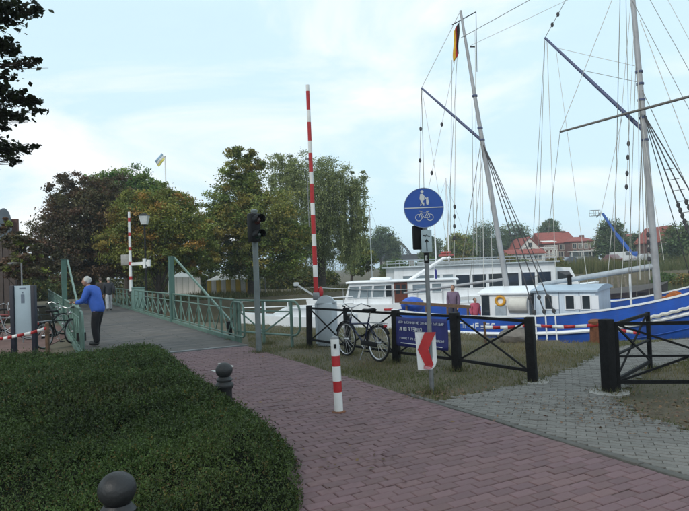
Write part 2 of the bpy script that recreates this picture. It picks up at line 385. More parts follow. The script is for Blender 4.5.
# ---- grey pavement with wavy interlocking pavers ---------------------
plaza_px = [(444, 399.5), (470, 393), (526, 384), (545, 377), (575, 367), (600, 354), (625, 345), (689, 338), (760, 340), (830, 352), (760, 356), (689, 358), (640, 372), (616, 398), (640, 414), (689, 430), (800, 462)]
plaza = [tuple(G(*q)[:2]) for q in plaza_px]+[tuple(PV(-5.4, 3.2)[:2]), tuple(PV(-5.5, 0.12)[:2]), tuple(PV(-0.45, 0.12)[:2])]
bm = bmesh.new(); fc = bm.faces.new([bm.verts.new((x, y, -0.013)) for x, y in plaza]); bmesh.ops.triangulate(bm, faces=[fc])
me = bpy.data.meshes.new('grey_pavement'); bmesh.ops.recalc_face_normals(bm, faces=bm.faces); bm.to_mesh(me); bm.free()
pav = setp(link_mesh('grey_pavement', me, mat('grey_joint_sand', (0.075, 0.071, 0.062), 0.95, 0, 0.35, 20, 0.5, 90), base=(3, 7, 0)), kind='structure')
PL, PP, AM = 0.19, 0.088, 0.011; TH = R(-20)
def paver_geo():
    xs = [0, PL/8, 3*PL/8, 5*PL/8, 7*PL/8, PL]; ys = [0, AM, -AM, AM, -AM, 0]
    lo = [(x, y) for x, y in zip(xs, ys)]; hi = [(x, y+PP) for x, y in zip(xs, ys)][::-1]; ol = [(x-PL/2, y-PP/2) for x, y in lo+hi]
    def ins(k): return [(x-math.copysign(k*.45, x) if abs(abs(x)-PL/2) < 1e-6 else x, y-k if j >= 6 else y+k) for j, (x, y) in enumerate(ol)]
    b0, b1 = ins(GAP/2*0.8), ins(GAP/2+0.005); n = len(ol)
    vs_ = [(x, y, -0.011) for x, y in b0]+[(x, y, 0) for x, y in b1]
    return vs_, [(i, (i+1) % n, n+(i+1) % n, n+i) for i in range(n)]+[tuple(range(n, 2*n))]
pvs, pfs = paver_geo(); ca, sa = math.cos(TH), math.sin(TH)
cand = []
for i in range(-160, 160):
    for j in range(-80, 80):
        lx = j*PL+(i % 2)*PL/2; ly = i*PP; x, y = 3+lx*ca-ly*sa, 7+lx*sa+ly*ca
        cand.append((x, y))
cand = np.array(cand); ok = inpoly(plaza, cand[:, 0], cand[:, 1])
edge_ok = ((cand[:, 0]-PO.x)*PR.x+(cand[:, 1]-PO.y)*PR.y) > 0.127
ok &= edge_ok & (np.hypot(cand[:, 0], cand[:, 1]) < 17)
cand = cand[ok]
single = share([tuple(c) for c in cand], lambda s_: Vector((s_[0], s_[1], 0)), lambda s_: True, lambda s_: True)
me = bpy.data.meshes.new('paver'); me.from_pydata(pvs, [], pfs); me.materials.append(M_PAVER)
fld = MB()
for k, (x, y) in enumerate(cand):
    T = Matrix.Translation((x, y, random.gauss(0, .002))) @ Matrix.Rotation(TH+random.gauss(0, .008), 4, 'Z') @ Matrix.Rotation(random.gauss(0, .01), 4, 'X') @ Matrix.Rotation(random.gauss(0, .007), 4, 'Y')
    if k in single:
        o = bpy.data.objects.new('paver', me); col.objects.link(o); o.parent = pav; o.matrix_local = Matrix.Translation(-ORG[pav.name]) @ T
    else: fld.M = T; fld.add(pvs, pfs)
setp(fld.build('paver_field', M_PAVER, pav, smooth=False), kind='stuff')

# ---- kerbs: one stone after another ----------------------------------
kb = MB(); kb.prism([PV(-5.5, 0.0, -0.02), PV(-5.5, 0.11, -0.02), PV(0.2, 0.11, -0.02), PV(0.2, 0.0, -0.02)], (0, 0, -0.1))
kerb = setp(kb.build('edging_kerb', M_JOINT, smooth=False), kind='structure')
M_KERB = mat('kerb_concrete', (0.10, 0.098, 0.09), 0.9, 0, 0.2, 10, 0.4, 70, island=0.12, dirt=0.45)
u = -5.5
while u < -0.2:
    k_ = MB(); rise = 0.006+random.gauss(0, .002)
    k_.M = Matrix.Translation(PV(u+0.25, 0.055, rise-0.05)) @ Matrix.Rotation(math.atan2(PA.y, PA.x)+random.gauss(0, .004), 4, 'Z')
    k_.box((0, 0, 0), (0.492, 0.085, 0.1), bev=0.008); k_.build('kerb_stone', M_KERB, kerb); u += 0.5
c0 = MB(); c0.prism([PV(KU, -0.8, -0.02), PV(KU, 1.4, -0.02), PV(KU-0.12, 1.4, -0.02), PV(KU-0.12, -0.8, -0.02)], (0, 0, -0.1)); k2 = setp(c0.build('crossing_kerb', M_JOINT, smooth=False), kind='structure')
for j in range(4):
    k_ = MB(); k_.M = Matrix.Translation(PV(KU-0.06, -0.52+j*0.5, -0.02)) @ Matrix.Rotation(angU+random.gauss(0, .006), 4, 'Z'); k_.box((0, 0, 0), (0.49, 0.11, 0.12), bev=0.012); k_.build('kerb_stone', M_KERB, k2)
# chalk mark on the path beyond the bollard
mk = MB()
for (p, q, wd) in (((219, 363), (233, 366), .06), ((233, 366), (224, 369.5), .05), ((212, 370), (216, 371.5), .06)):
    p, q = G(*p, 0.006), G(*q, 0.006); mk.bar(p, q, wd, 0.003)
setp(mk.build('painted_marking', mat('worn_white_marking', (0.5, 0.5, 0.48), 0.9, 0, 0.3, 30), smooth=False), kind='structure')

# ---- left square beside the bridge and the street behind the far bank --
lb = MB(); q = [(-40, 12.5, -0.008), PV(4.5, -4.0, -0.008), PV(6.9, -3.55, -0.008), PV(6.9, -0.02, -0.008), PV(9.5, -0.02, -0.008), PV(10, -3.6, -0.008), (-9.5, 22.2, -0.008), (-14, 24.2, -0.008), (-40, 30, -0.008)]
q = [(-40, 12.5, -0.01), tuple(PV(4.5, -4.0, -0.01)), tuple(PV(11, -4.1, -0.01)), (-9.5, 22.2, -0.01), (-14, 24.2, -0.01), (-40, 30, -0.01)]
lb.prism(q, (0, 0, -0.08)); setp(lb.build('square', mat('square_brick', (0.12, 0.062, 0.05), 0.9, 0, 0.3, 3, 0.4, 20, dirt=0.3), smooth=False), kind='structure')

# ---- lawn: short dry grass ------------------------------------------------
lawn_poly = [tuple(PV(6.9, 0.1)[:2]), (-3.6, 20.8), (-1.5, 18.9), (1.4, 17.2), (3.1, 15.2), (4.1, 13.6), (5.2, 12.8), (7.6, 12.7), (12, 10.2), (16, 8), (16, 3), tuple(PV(-5.5, 0.2)[:2])]
def lawn_pts(n, near):
    x = rng.uniform(-6, 14, n); y = rng.uniform(3, 21, n)
    ok_ = inpoly(lawn_poly, x, y) & ~inpoly(plaza, x, y) & (((x-PO.x)*PR.x+(y-PO.y)*PR.y) > 0.1)
    ok_ &= np.abs(x) < y*0.75+1.0
    return x[ok_], y[ok_]
x, y = lawn_pts(520000, 1)
dens = bumps(x*1.5, y*1.5); keep = rng.uniform(0, 1, len(x)) < np.clip(0.55+dens*0.8, 0.04, 1); x, y = x[keep], y[keep]; n = len(x)
h = rng.uniform(0.006, 0.034, n)*np.clip(1.0+bumps(x*3, y*3)*0.9, 0.25, 2.4); an = rng.uniform(0, 6.28, n); wd = rng.uniform(0.003, 0.006, n); ln = rng.normal(0, 0.6, (n, 2))*h[:, None]
z0 = np.full(n, -0.03)
v = np.stack([np.stack([x-np.cos(an)*wd, y-np.sin(an)*wd, z0], 1), np.stack([x+np.cos(an)*wd, y+np.sin(an)*wd, z0], 1), np.stack([x+ln[:, 0], y+ln[:, 1], z0+0.026+h*0.9], 1)], 1).reshape(-1, 3)
dry = np.clip(rng.uniform(0, 1, n)*0.8+bumps(x*1.1+4, y*1.1)*0.5, 0, 1)[:, None]
tint = np.array([0.085, 0.11, 0.028])*(1-dry)+np.array([0.27, 0.21, 0.115])*dry; tint *= rng.uniform(0.75, 1.2, (n, 1))
gr = fast('lawn_grass', v, np.arange(3*n).reshape(-1, 3), leafmat('grass_blades', 0.2), tint=np.repeat(tint, 3, 0)); setp(gr, 'short dry patchy lawn grass between the brick path and the water', 'grass', kind='stuff')
# longer tufts at post feet and along the ragged paving edges
tx, ty, tl = [], [], []
for q_ in ((310, 346.5), (348, 353), (397, 361), (457, 369), (532.5, 382), (609.5, 392), (650.5, 369), (432, 391), (259, 352), (327, 344.5), (232, 340), (301, 346.5), (268, 343)):
    c = G(*q_); m_ = 260; tx += list(rng.normal(c.x, .10, m_)); ty += list(rng.normal(c.y, .09, m_)); tl += list(rng.uniform(.03, .11, m_))
for u_ in np.arange(-0.3, 6.8, 0.012):
    c = PV(u_, 0.03+0.05*math.sin(u_*2.3)+0.03*math.sin(u_*7.1)+random.gauss(0, .035)); tx.append(c.x); ty.append(c.y); tl.append(random.uniform(.02, .07))
for a_, b_ in zip(plaza[:7], plaza[1:8]):
    ll = math.hypot(b_[0]-a_[0], b_[1]-a_[1])
    for k_ in range(int(ll*160)): t_ = random.random(); tx.append(a_[0]+(b_[0]-a_[0])*t_+random.gauss(0, .045)); ty.append(a_[1]+(b_[1]-a_[1])*t_+random.gauss(0, .045)); tl.append(random.uniform(.02, .06))
for a_, b_ in zip(plaza[11:16], plaza[12:17]):
    ll = math.hypot(b_[0]-a_[0], b_[1]-a_[1])
    for k_ in range(int(ll*160)): t_ = random.random(); tx.append(a_[0]+(b_[0]-a_[0])*t_+random.gauss(0, .06)); ty.append(a_[1]+(b_[1]-a_[1])*t_+random.gauss(0, .06)); tl.append(random.uniform(.02, .06))
tx, ty, tl = np.array(tx), np.array(ty), np.array(tl); n = len(tx); an = rng.uniform(0, 6.28, n); wd = rng.uniform(.003, .006, n); ln = rng.normal(0, .45, (n, 2))*tl[:, None]; zb = np.full(n, -.02)
v = np.stack([np.stack([tx-np.cos(an)*wd, ty-np.sin(an)*wd, zb], 1), np.stack([tx+np.cos(an)*wd, ty+np.sin(an)*wd, zb], 1), np.stack([tx+ln[:, 0], ty+ln[:, 1], zb+.01+tl], 1)], 1).reshape(-1, 3)
dry = rng.uniform(0, 1, (n, 1))**1.3; tint = (np.array([0.06, 0.09, 0.022])*(1-dry)+np.array([0.20, 0.165, 0.085])*dry)*rng.uniform(.7, 1.2, (n, 1))
setp(fast('grass_tufts', v, np.arange(3*n).reshape(-1, 3), leafmat('grass_blades', 0.2), tint=np.repeat(tint, 3, 0)), 'longer grass tufts at post feet and along paving edges', 'grass', kind='stuff')
# fallen leaves
x, y = lawn_pts(2600, 1); pgx, pgy = [], []
for c, s_, m_ in ((G(640, 405), 0.7, 500), (G(670, 418), 0.5, 300), (G(433, 393), 0.35, 160), (G(270, 352), 0.5, 90), (PV(-2, -2.1), 0.5, 70), (PV(1, -1.2), 1.6, 60), (PV(2.5, -1.9), 0.5, 60), (PV(4.5, -0.2), 0.8, 80), (G(560, 400), 0.8, 60)):
    pgx += list(rng.normal(c.x, s_, m_)); pgy += list(rng.normal(c.y, s_*0.6, m_))
x = np.concatenate([x, pgx]); y = np.concatenate([y, pgy]); n = len(x)
tn = np.array([0.13, 0.075, 0.035])*rng.uniform(0.5, 1.5, (n, 1))*np.array([1, 1, 1])+rng.uniform(0, .02, (n, 3))
v, f, t_ = leaves(np.stack([x, y, np.full(n, 0.014)], 1), rng.uniform(0.012, 0.03, n), tn, up=2.0)
setp(fast('fallen_leaves', v, f, leafmat('dry_leaf', 0.15), tint=t_), 'brown fallen leaves scattered on lawn and paving', 'leaves', kind='stuff')

# ---- ground-cover hedge in the left foreground ------------------------------
hed_px = [(295, 530), (303, 490), (303, 478), (300, 455), (288, 438), (262, 416), (232, 400), (205, 381), (186, 366), (172, 354), (160, 350)]
hed = [tuple(G(px_, py_, 0.10)[:2]) for px_, py_ in hed_px]+[tuple(PV(6.0, -3.9)[:2]), (-12, 11.9), (-16, 10), (-14, 2), (-0.6, 2.0)]
def hedge_h(x, y):
    d = pdist(hed, x, y); s_ = np.clip(d/0.55, 0, 1); s_ = s_*s_*(3-2*s_)
    return (0.10*np.clip(d/0.08, 0, 1)+0.27*s_)+s_*(bumps(x*1.7, y*1.7)*0.08+bumps(x*5, y*5)*0.05+bumps(x*11+1, y*11)*0.03)
hx = np.arange(-16, 0.6, 0.12); hy = np.arange(1.9, 13.5, 0.12); X, Y = np.meshgrid(hx, hy); ins_ = inpoly(hed, X.ravel(), Y.ravel())
Z = np.where(ins_, hedge_h(X.ravel(), Y.ravel())-0.13*np.clip(pdist(hed, X.ravel(), Y.ravel())/0.35, 0.3, 1), -0.2); idx = np.arange(X.size).reshape(X.shape)
F = np.stack([idx[:-1, :-1], idx[:-1, 1:], idx[1:, 1:], idx[1:, :-1]], -1).reshape(-1, 4); F = F[ins_[F].all(1)]
us, inv = np.unique(F, return_inverse=True); hv = np.stack([X.ravel(), Y.ravel(), Z], 1)[us]
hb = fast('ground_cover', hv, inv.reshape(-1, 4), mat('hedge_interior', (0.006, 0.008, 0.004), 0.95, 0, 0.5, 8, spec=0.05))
setp(hb, 'dark green low evergreen ground cover mound in the left foreground', 'hedge', kind='stuff')
n0 = 1700000; x = rng.uniform(-10.5, 0.5, n0); y = rng.uniform(2.4, 13.2, n0)
kp = inpoly(hed, x, y) & (np.abs(x) < 0.7*y+0.9) & (rng.uniform(0, 1, n0) < np.clip(5.5/y, 0.35, 1)); x, y = x[kp], y[kp]
cl = bumps(x*4.3+2, y*4.3); kp = rng.uniform(0, 1, len(x)) < np.clip(0.7+cl*0.8, 0.1, 1); x, y = x[kp], y[kp]; n = len(x)
z = hedge_h(x, y)-np.abs(rng.normal(0, 0.06, n))+rng.gamma(1.0, 0.022, n)
gl = bumps(x*1.3, y*1.3)[:, None]; t0 = np.array([0.044, 0.076, 0.019])*(1+0.55*gl)+np.array([0.012, 0.004, 0.0])*np.clip(bumps(x*.9+9, y*.9), 0, 1)[:, None]
t0 = t0*(1+0.5*bumps(x*3.1+5, y*3.1))[:, None]; t0 = np.clip(t0*rng.uniform(0.5, 1.6, (n, 1)), 0.004, 0.3); br = rng.uniform(0, 1, n) < np.clip(0.015+0.12*bumps(x*1.9+3, y*1.9+7), 0.006, 0.16); t0[br] = (0.12, 0.085, 0.03)
v, f, t_ = leaves(np.stack([x, y, z], 1), rng.uniform(0.005, 0.0155, n)*np.clip(y/4.5, 0.85, 1.6), t0, up=0.2, aspect=0.42, axis=np.where(rng.uniform(0, 1, (n, 1)) < 0.35, np.array([[0, 0, 1.0]]), rng.normal(size=(n, 3))))
sx_ = rng.uniform(-9, 0.4, 26000); sy_ = rng.uniform(2.4, 13, 26000); kp = inpoly(hed, sx_, sy_) & (np.abs(sx_) < 0.7*sy_+.6); sx_, sy_ = sx_[kp], sy_[kp]; m_ = len(sx_); dd = rng.normal(0, .5, (m_, 3)); dd[:, 2] = np.abs(dd[:, 2])+.6; dd /= np.linalg.norm(dd, axis=1, keepdims=True); sl_ = rng.uniform(.04, .12, m_)
ts = np.linspace(0, 1, 9); sp_ = np.stack([sx_, sy_, hedge_h(sx_, sy_)-.02], 1)[:, None, :]+dd[:, None, :]*(sl_[:, None]*ts)[:, :, None]; sp_ = sp_.reshape(-1, 3)+rng.normal(0, .005, (m_*9, 3))
st_ = np.repeat(np.array([0.062, 0.098, 0.024])*rng.uniform(.55, 1.35, (m_, 1))*np.where(rng.uniform(0, 1, (m_, 1)) < .06, np.array([[1.9, 1.0, .9]]), 1.0), 9, 0)
v2, f2, t2 = leaves(sp_, rng.uniform(.006, .013, len(sp_))*np.clip(sp_[:, 1]/4.5, .9, 1.5), st_, up=0.3, aspect=.4)
f = np.concatenate([f, f2+len(v)]); v = np.concatenate([v, v2]); t_ = np.concatenate([t_, t2])
setp(fast('foliage', v, f, leafmat('ground_cover_leaf', 0.2), hb, tint=t_), kind='stuff')

# ================================================================== TREES
def tree(name, label, basepx, d, blobs, nclump, perclump, lsize, palette, trunk_r, willow=False, group=None, bz=None, ncl_r=0.115, limbs=14, flat=0.6):
    """blobs: crown lobes (px, py, rx, ry) measured in the photo at distance d"""
    k = d/FOC; b = P(basepx, 300, d); bx, by = b.x, b.y; z0 = gz(bx, by) if bz is None else bz
    root = thing(name, (bx, by, z0), label, 'tree', group)
    vol = np.array([r1*r2 for _, _, r1, r2 in blobs]); vol = vol/vol.sum(); pts = []; rad = []
    for (px_, py_, rx, ry), wv in zip(blobs, vol):
        c = P(px_, py_, d+random.uniform(-.3, .3)*rx*k); m = max(4, int(nclump*wv)); q = rng.normal(size=(m, 3)); q /= np.linalg.norm(q, axis=1, keepdims=True)
        rr = rng.uniform(0.15, 1.0, (m, 1))**0.45*rng.uniform(0.85, 1.08, (m, 1))
        pts.append(np.array(c)+q*rr*np.array([rx*k, rx*k*0.9, ry*k])); rad.append(np.full(m, 0.5*(rx+ry)*k*ncl_r*2))
    C = np.concatenate(pts); Rr = np.concatenate(rad)*rng.uniform(0.55, 1.3, len(C)); pal = np.array(palette)*1.15
    ct = pal[rng.integers(0, len(pal), len(C))]*rng.uniform(0.75, 1.25, (len(C), 1))
    m = perclump; n = len(C)*m
    off = rng.normal(size=(len(C), m, 3))*np.array([1, 1, flat])*Rr[:, None, None]*0.5
    p = (C[:, None, :]+off).reshape(-1, 3); t0 = np.repeat(ct, m, 0)*rng.uniform(0.7, 1.3, (n, 1)); 
    v, f, t_ = leaves(p, rng.uniform(0.6, 1.3, n)*lsize, np.clip(t0, 0.003, 0.6), up=0.5)
    if willow:
        top = C[rng.integers(0, len(C), 2200)]; S = []; T = []
        for s_ in top:
            ln_ = rng.uniform(0.8, 3.4); q = int(ln_/0.11); zz = np.arange(q)*-0.11
            if s_[2]+zz[-1] < z0+1.2: zz = zz[zz > z0+1.2-s_[2]]
            dx = np.cumsum(rng.normal(0, .02, (len(zz), 2)), 0)
            S.append(np.stack([s_[0]+dx[:, 0], s_[1]+dx[:, 1], s_[2]+zz], 1)); T.append(np.tile(pal[rng.integers(0, len(pal))]*rng.uniform(.75, 1.3), (len(zz), 1)))
        S = np.concatenate(S); T = np.concatenate(T)*rng.uniform(0.75, 1.25, (sum(map(len, T)), 1)); S = S+rng.normal(0, 0.05, S.shape)
        v2, f2, t2 = leaves(S, rng.uniform(0.07, 0.12, len(S)), T*1.15, up=0.0, aspect=0.3, axis=np.array([0, 0, -1.0]))
        f = np.concatenate([f, f2+len(v)]); v = np.concatenate([v, v2]); t_ = np.concatenate([t_, t2])
    fast('crown', v, f, leafmat('tree_leaf', 0.3), root, tint=t_)
    # trunk and limbs
    tb = MB(); zc = C[:, 2].mean(); cx, cy = C[:, 0].mean(), C[:, 1].mean()
    top = Vector((cx, cy, zc+(C[:, 2].max()-zc)*0.5)); b0 = Vector((bx, by, z0-0.15))
    ax = [b0, b0.lerp(top, 0.02)+Vector((0, 0, 0.1)), Vector((bx, by, z0)).lerp(top, 0.3)+Vector((random.uniform(-.1, .1), 0, 0)), Vector((bx, by, z0)).lerp(top, 0.65)+Vector((random.uniform(-.2, .2), .1, 0)), top]
    tb.tube(ax, [trunk_r*1.35, trunk_r*1.05, trunk_r*0.85, trunk_r*0.45, trunk_r*0.12], 9)
    tb.build('trunk', M_BARK, root)
    for j in rng.choice(len(C), min(limbs, len(C)), replace=False):
        e = Vector(C[j]); t1 = random.uniform(0.28, 0.7); s0 = Vector((bx, by, z0)).lerp(top, t1)
        if e.z < s0.z: s0 = Vector((bx, by, z0)).lerp(top, 0.3)
        mid = s0.lerp(e, 0.5)+Vector((random.uniform(-.3, .3), random.uniform(-.3, .3), 0.12*(e-s0).length)); r0 = trunk_r*random.uniform(0.25, 0.42)
        lm = MB(); lm.tube([s0, s0.lerp(mid, .5)+Vector((0, 0, .1)), mid, e], [r0, r0*.8, r0*.6, r0*.12], 6); lm.build('limb', M_BARK, root)
    return root
DKRED = [(0.085, 0.072, 0.035), (0.10, 0.09, 0.036), (0.11, 0.062, 0.036), (0.065, 0.062, 0.028), (0.13, 0.08, 0.04), (0.07, 0.05, 0.03)]
GRN = [(0.10, 0.19, 0.04), (0.14, 0.22, 0.05), (0.08, 0.15, 0.035), (0.18, 0.23, 0.06)]
AUT = [(0.18, 0.21, 0.045), (0.26, 0.20, 0.045), (0.14, 0.18, 0.04), (0.31, 0.18, 0.045), (0.22, 0.23, 0.055), (0.20, 0.21, 0.05), (0.12, 0.15, 0.035)]
MID = [(0.15, 0.19, 0.04), (0.21, 0.21, 0.05), (0.11, 0.155, 0.034), (0.23, 0.19, 0.045), (0.09, 0.125, 0.03), (0.17, 0.2, 0.05)]
WIL = [(0.21, 0.24, 0.10), (0.17, 0.20, 0.08), (0.25, 0.28, 0.12), (0.13, 0.16, 0.065)]
FARG = [(0.085, 0.13, 0.05), (0.10, 0.15, 0.055), (0.065, 0.10, 0.042), (0.13, 0.155, 0.06)]
LB = 'trees on the far bank beyond the bridge'
tree('tree', 'dark reddish-brown tree left of the lamp beyond the bridge', 92, 40, [(88, 225, 46, 44), (60, 235, 30, 32), (110, 200, 28, 26), (72, 195, 24, 24), (120, 245, 34, 32), (48, 258, 26, 24), (95, 262, 44, 22)], 760, 105, 0.088, DKRED, 0.28, group=LB)
tree('tree', 'bright green tree rising behind the dark and orange trees', 128, 50, [(125, 190, 30, 28), (105, 200, 26, 26), (145, 196, 22, 24), (128, 222, 40, 32)], 480, 100, 0.105, GRN, 0.28, group=LB)
tree('tree', 'orange tinged green tree behind the street lamp', 158, 38, [(158, 222, 42, 34), (178, 205, 22, 18), (125, 240, 30, 26), (190, 240, 26, 26), (150, 258, 46, 18), (200, 262, 20, 16), (140, 210, 24, 22)], 760, 105, 0.08, AUT, 0.25, group=LB)
tree('tree', 'tall tiered olive green tree behind the traffic light', 252, 44, [(243, 168, 22, 24), (240, 200, 32, 30), (222, 225, 34, 26), (262, 220, 36, 36), (226, 256, 32, 22), (268, 256, 36, 26), (205, 250, 18, 18), (290, 240, 26, 30)], 900, 105, 0.09, MID, 0.3, group=LB)
tree('willow_tree', 'grey green weeping willow behind the striped barrier pole', 322, 50, [(312, 185, 44, 32), (285, 172, 24, 20), (340, 205, 30, 32), (300, 220, 40, 36), (352, 185, 16, 18), (330, 240, 34, 26), (358, 225, 10, 26)], 620, 90, 0.08, WIL, 0.38, True, group=LB)
tree('tree', 'small dark tree beside the willow above the yacht', 352, 62, [(352, 250, 16, 20), (362, 262, 14, 14)], 160, 70, 0.15, MID, 0.15, limbs=5, group=LB)
# wood and garden trees far across the water, bluish with distance
FB = 'far trees across the water'
def ftree(px_, d, blobs, label, pal=FARG, nm='tree'): tree(nm, label, px_, d, blobs, 240, 75, 0.22, pal, 0.25, limbs=4, group=FB, ncl_r=0.2)
ftree(382, 150, [(382, 242, 14, 15), (373, 250, 10, 12), (391, 250, 10, 12)], 'round far tree left of the steel bridge truss')
ftree(432, 160, [(433, 250, 9, 13), (428, 256, 8, 8)], 'slim far tree behind the small arrow plate')
ftree(462, 120, [(459, 248, 13, 14), (452, 256, 9, 10), (468, 256, 8, 9)], 'loose olive tree left of the aft mast', MID)
ftree(490, 165, [(487, 240, 20, 17), (475, 248, 16, 14), (496, 250, 16, 13)], 'broad far tree behind the aft mast')
ftree(515, 170, [(514, 238, 14, 15), (522, 246, 10, 14), (506, 250, 12, 12)], 'far tree just left of the white gabled house')
ftree(549, 185, [(549, 228, 9, 9), (546, 236, 9, 9), (553, 236, 8, 8)], 'round tree rising behind the red house roofs')
ftree(612, 125, [(612, 236, 13, 16), (605, 245, 10, 14), (619, 248, 12, 14)], 'dark domed tree behind the blue boom lift')
ftree(640, 135, [(638, 246, 12, 13), (646, 250, 12, 12), (630, 252, 9, 10)], 'low dark tree right of the boom lift')
ftree(682, 95, [(678, 240, 14, 17), (690, 246, 20, 22), (668, 256, 12, 12), (704, 240, 18, 22)], 'dark tree at the right edge behind the main mast')
tree('tree', 'brownish small tree in front of the dark building at the left edge', 22, 27, [(14, 242, 16, 12), (30, 252, 16, 14), (4, 225, 9, 9), (20, 268, 24, 12)], 150, 70, 0.075, DKRED+AUT[:1], 0.12, limbs=6)
for j, (px_, d, rx, ry, lb_) in enumerate([(60, 60, 44, 27, 'tall dark shrub mass filling the gap behind the people on the bridge'), (130, 62, 44, 25, 'tall dark shrub behind the far barrier cabinet'), (165, 66, 40, 22, 'dark shrub behind the right hand green end post'), (12, 58, 30, 24, 'dark shrub behind the building corner'), (20, 52, 34, 20, 'dark shrub mass behind the parked bicycles'), (75, 56, 30, 17, 'dark shrub under the reddish-brown tree'), (205, 58, 26, 14, 'low shrub behind the green barrier post'), (300, 60, 40, 14, 'dark low shrub under the willow'), (255, 64, 36, 13, 'low shrub behind the striped marquee')]):
    k = d/FOC; c = P(px_, 280, d); zz = gz(c.x, c.y); m = 9000; q = rng.normal(size=(m, 3)); q /= np.linalg.norm(q, axis=1, keepdims=True)
    p = np.array([c.x, c.y, zz+ry*k*0.5])+q*rng.uniform(0.2, 1, (m, 1))**.4*np.array([rx*k, 1.6, ry*k]); p[:, 2] = np.maximum(p[:, 2], zz+rng.uniform(0, .2, m)); p += rng.normal(0, .12, p.shape)
    v, f, t_ = leaves(p, rng.uniform(0.08, 0.18, m), np.array(MID)[rng.integers(0, 5, m)]*rng.uniform(0.5, 1.0, (m, 1)))
    root = thing('shrub', (c.x, c.y, zz), lb_, 'shrub', 'shrubs on the far bank'); fast('crown', v, f, leafmat('tree_leaf', 0.3), root, tint=t_)
    sb = MB()
    for a_ in range(4): sb.tube([(c.x+random.uniform(-.3, .3), c.y, zz-0.1), (c.x+random.uniform(-.8, .8)*rx*k*.6, c.y+random.uniform(-.5, .5), zz+ry*k*.7)], [.05, .015], 5)
    sb.build('stem', M_BARK, root)
# overhanging foreground tree, its trunk outside the frame on the left
root = thing('tree', (-9.2, 9.5, 0), 'dark leafy branches of a near tree reaching in at the upper left corner, plus added unseen shade canopy', 'tree')
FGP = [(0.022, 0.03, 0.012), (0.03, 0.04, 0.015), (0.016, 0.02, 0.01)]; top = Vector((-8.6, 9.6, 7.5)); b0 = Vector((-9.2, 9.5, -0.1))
tb = MB(); tb.tube([b0, (-9.15, 9.5, 1.2), (-8.9, 9.6, 4), top], [.34, .26, .2, .07], 12); tb.build('trunk', M_BARK, root)
cl = [(4, 6, 26, 9), (26, 12, 14, 5), (36, 10, 7, 4), (8, 22, 14, 4), (2, 45, 14, 8), (14, 52, 8, 3), (18, 66, 10, 4), (28, 62, 10, 3), (4, 76, 12, 4), (38, 60, 3, 1.5), (2, 92, 14, 9), (20, 98, 14, 6), (32, 102, 10, 5), (8, 115, 16, 7), (38, 111, 7, 3), (20, 118, 8, 3), (4, 128, 6, 3), (4, 148, 14, 7), (22, 150, 10, 4), (12, 160, 10, 4), (33, 146, 5, 1.5)]
cl += [(-60, 20, 50, 40), (-70, 100, 50, 40), (-50, 150, 38, 20), (-150, 40, 60, 60), (-140, 130, 60, 40), (-100, -60, 70, 50), (-30, -40, 40, 30), (-22, 60, 20, 60), (-15, 120, 18, 40)]
PT = []; SZ = []
for (px_, py_, rx, ry) in cl:
    d = 10+random.uniform(-.6, .6); k = d/FOC; c = P(px_, py_, d); m = int(16+rx*ry*1.15) if px_ > -12 else int(rx*ry*0.5)
    q = rng.normal(size=(m, 3))*np.array([rx*k*.5, rx*k*.45, ry*k*.5]); PT.append(np.array(c)+q)
    s0 = Vector((-9.0, 9.55, max(1.8, min(6.8, c.z-0.5-0.12*(c.x+9.0))))); lm = MB(); mid = s0.lerp(c, .55)+Vector((0, 0, .18))
    lm.tube([s0, mid, c], [.045, .022, .006], 6); 
    for t_ in range(5): e = c+Vector((random.uniform(-.45, .3)*rx*k, random.gauss(0, .15), random.gauss(0, ry*k*.35))); lm.tube([mid.lerp(c, random.uniform(.3, 1)), e], [.008, .003], 4)
    lm.build('limb', M_BARK, root)
for (cx_, cy_, cz_, rx, ry, rz_, m) in ((-7.5, 4.5, 8.0, 4.2, 3.6, 1.6, 9000), (-4.5, 0.5, 8.2, 4.5, 4.0, 1.8, 9000), (-9.5, -1.0, 8.0, 4.0, 4.0, 2.0, 5000), (0.0, -1.5, 8.6, 4.0, 3.5, 1.6, 7000)):  # canopy lobes added out of view, overhead and behind camera, to shade the foreground
    cc = np.array([cx_, cy_, cz_]); nc = m//60; q = rng.normal(size=(nc, 3)); q /= np.linalg.norm(q, axis=1, keepdims=True); cs_ = cc+q*rng.uniform(.2, 1, (nc, 1))**.5*np.array([rx, ry, rz_])
    PT.append((cs_[:, None, :]+rng.normal(size=(nc, 60, 3))*.33).reshape(-1, 3))
    for k_ in range(9):
        e = Vector(cs_[k_]); s0 = Vector((-8.75, 9.6, random.uniform(4.6, 7.0))); lm = MB(); mid = s0.lerp(e, .5)+Vector((0, 0, .5)); lm.tube([s0, mid, e], [.08, .045, .01], 6); lm.build('limb', M_BARK, root)
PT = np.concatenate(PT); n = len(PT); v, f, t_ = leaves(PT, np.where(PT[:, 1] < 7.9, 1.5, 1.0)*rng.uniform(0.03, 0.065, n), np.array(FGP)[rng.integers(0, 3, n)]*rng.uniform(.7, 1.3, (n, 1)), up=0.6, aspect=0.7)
fast('crown', v, f, leafmat('tree_leaf', 0.3), root, tint=t_)
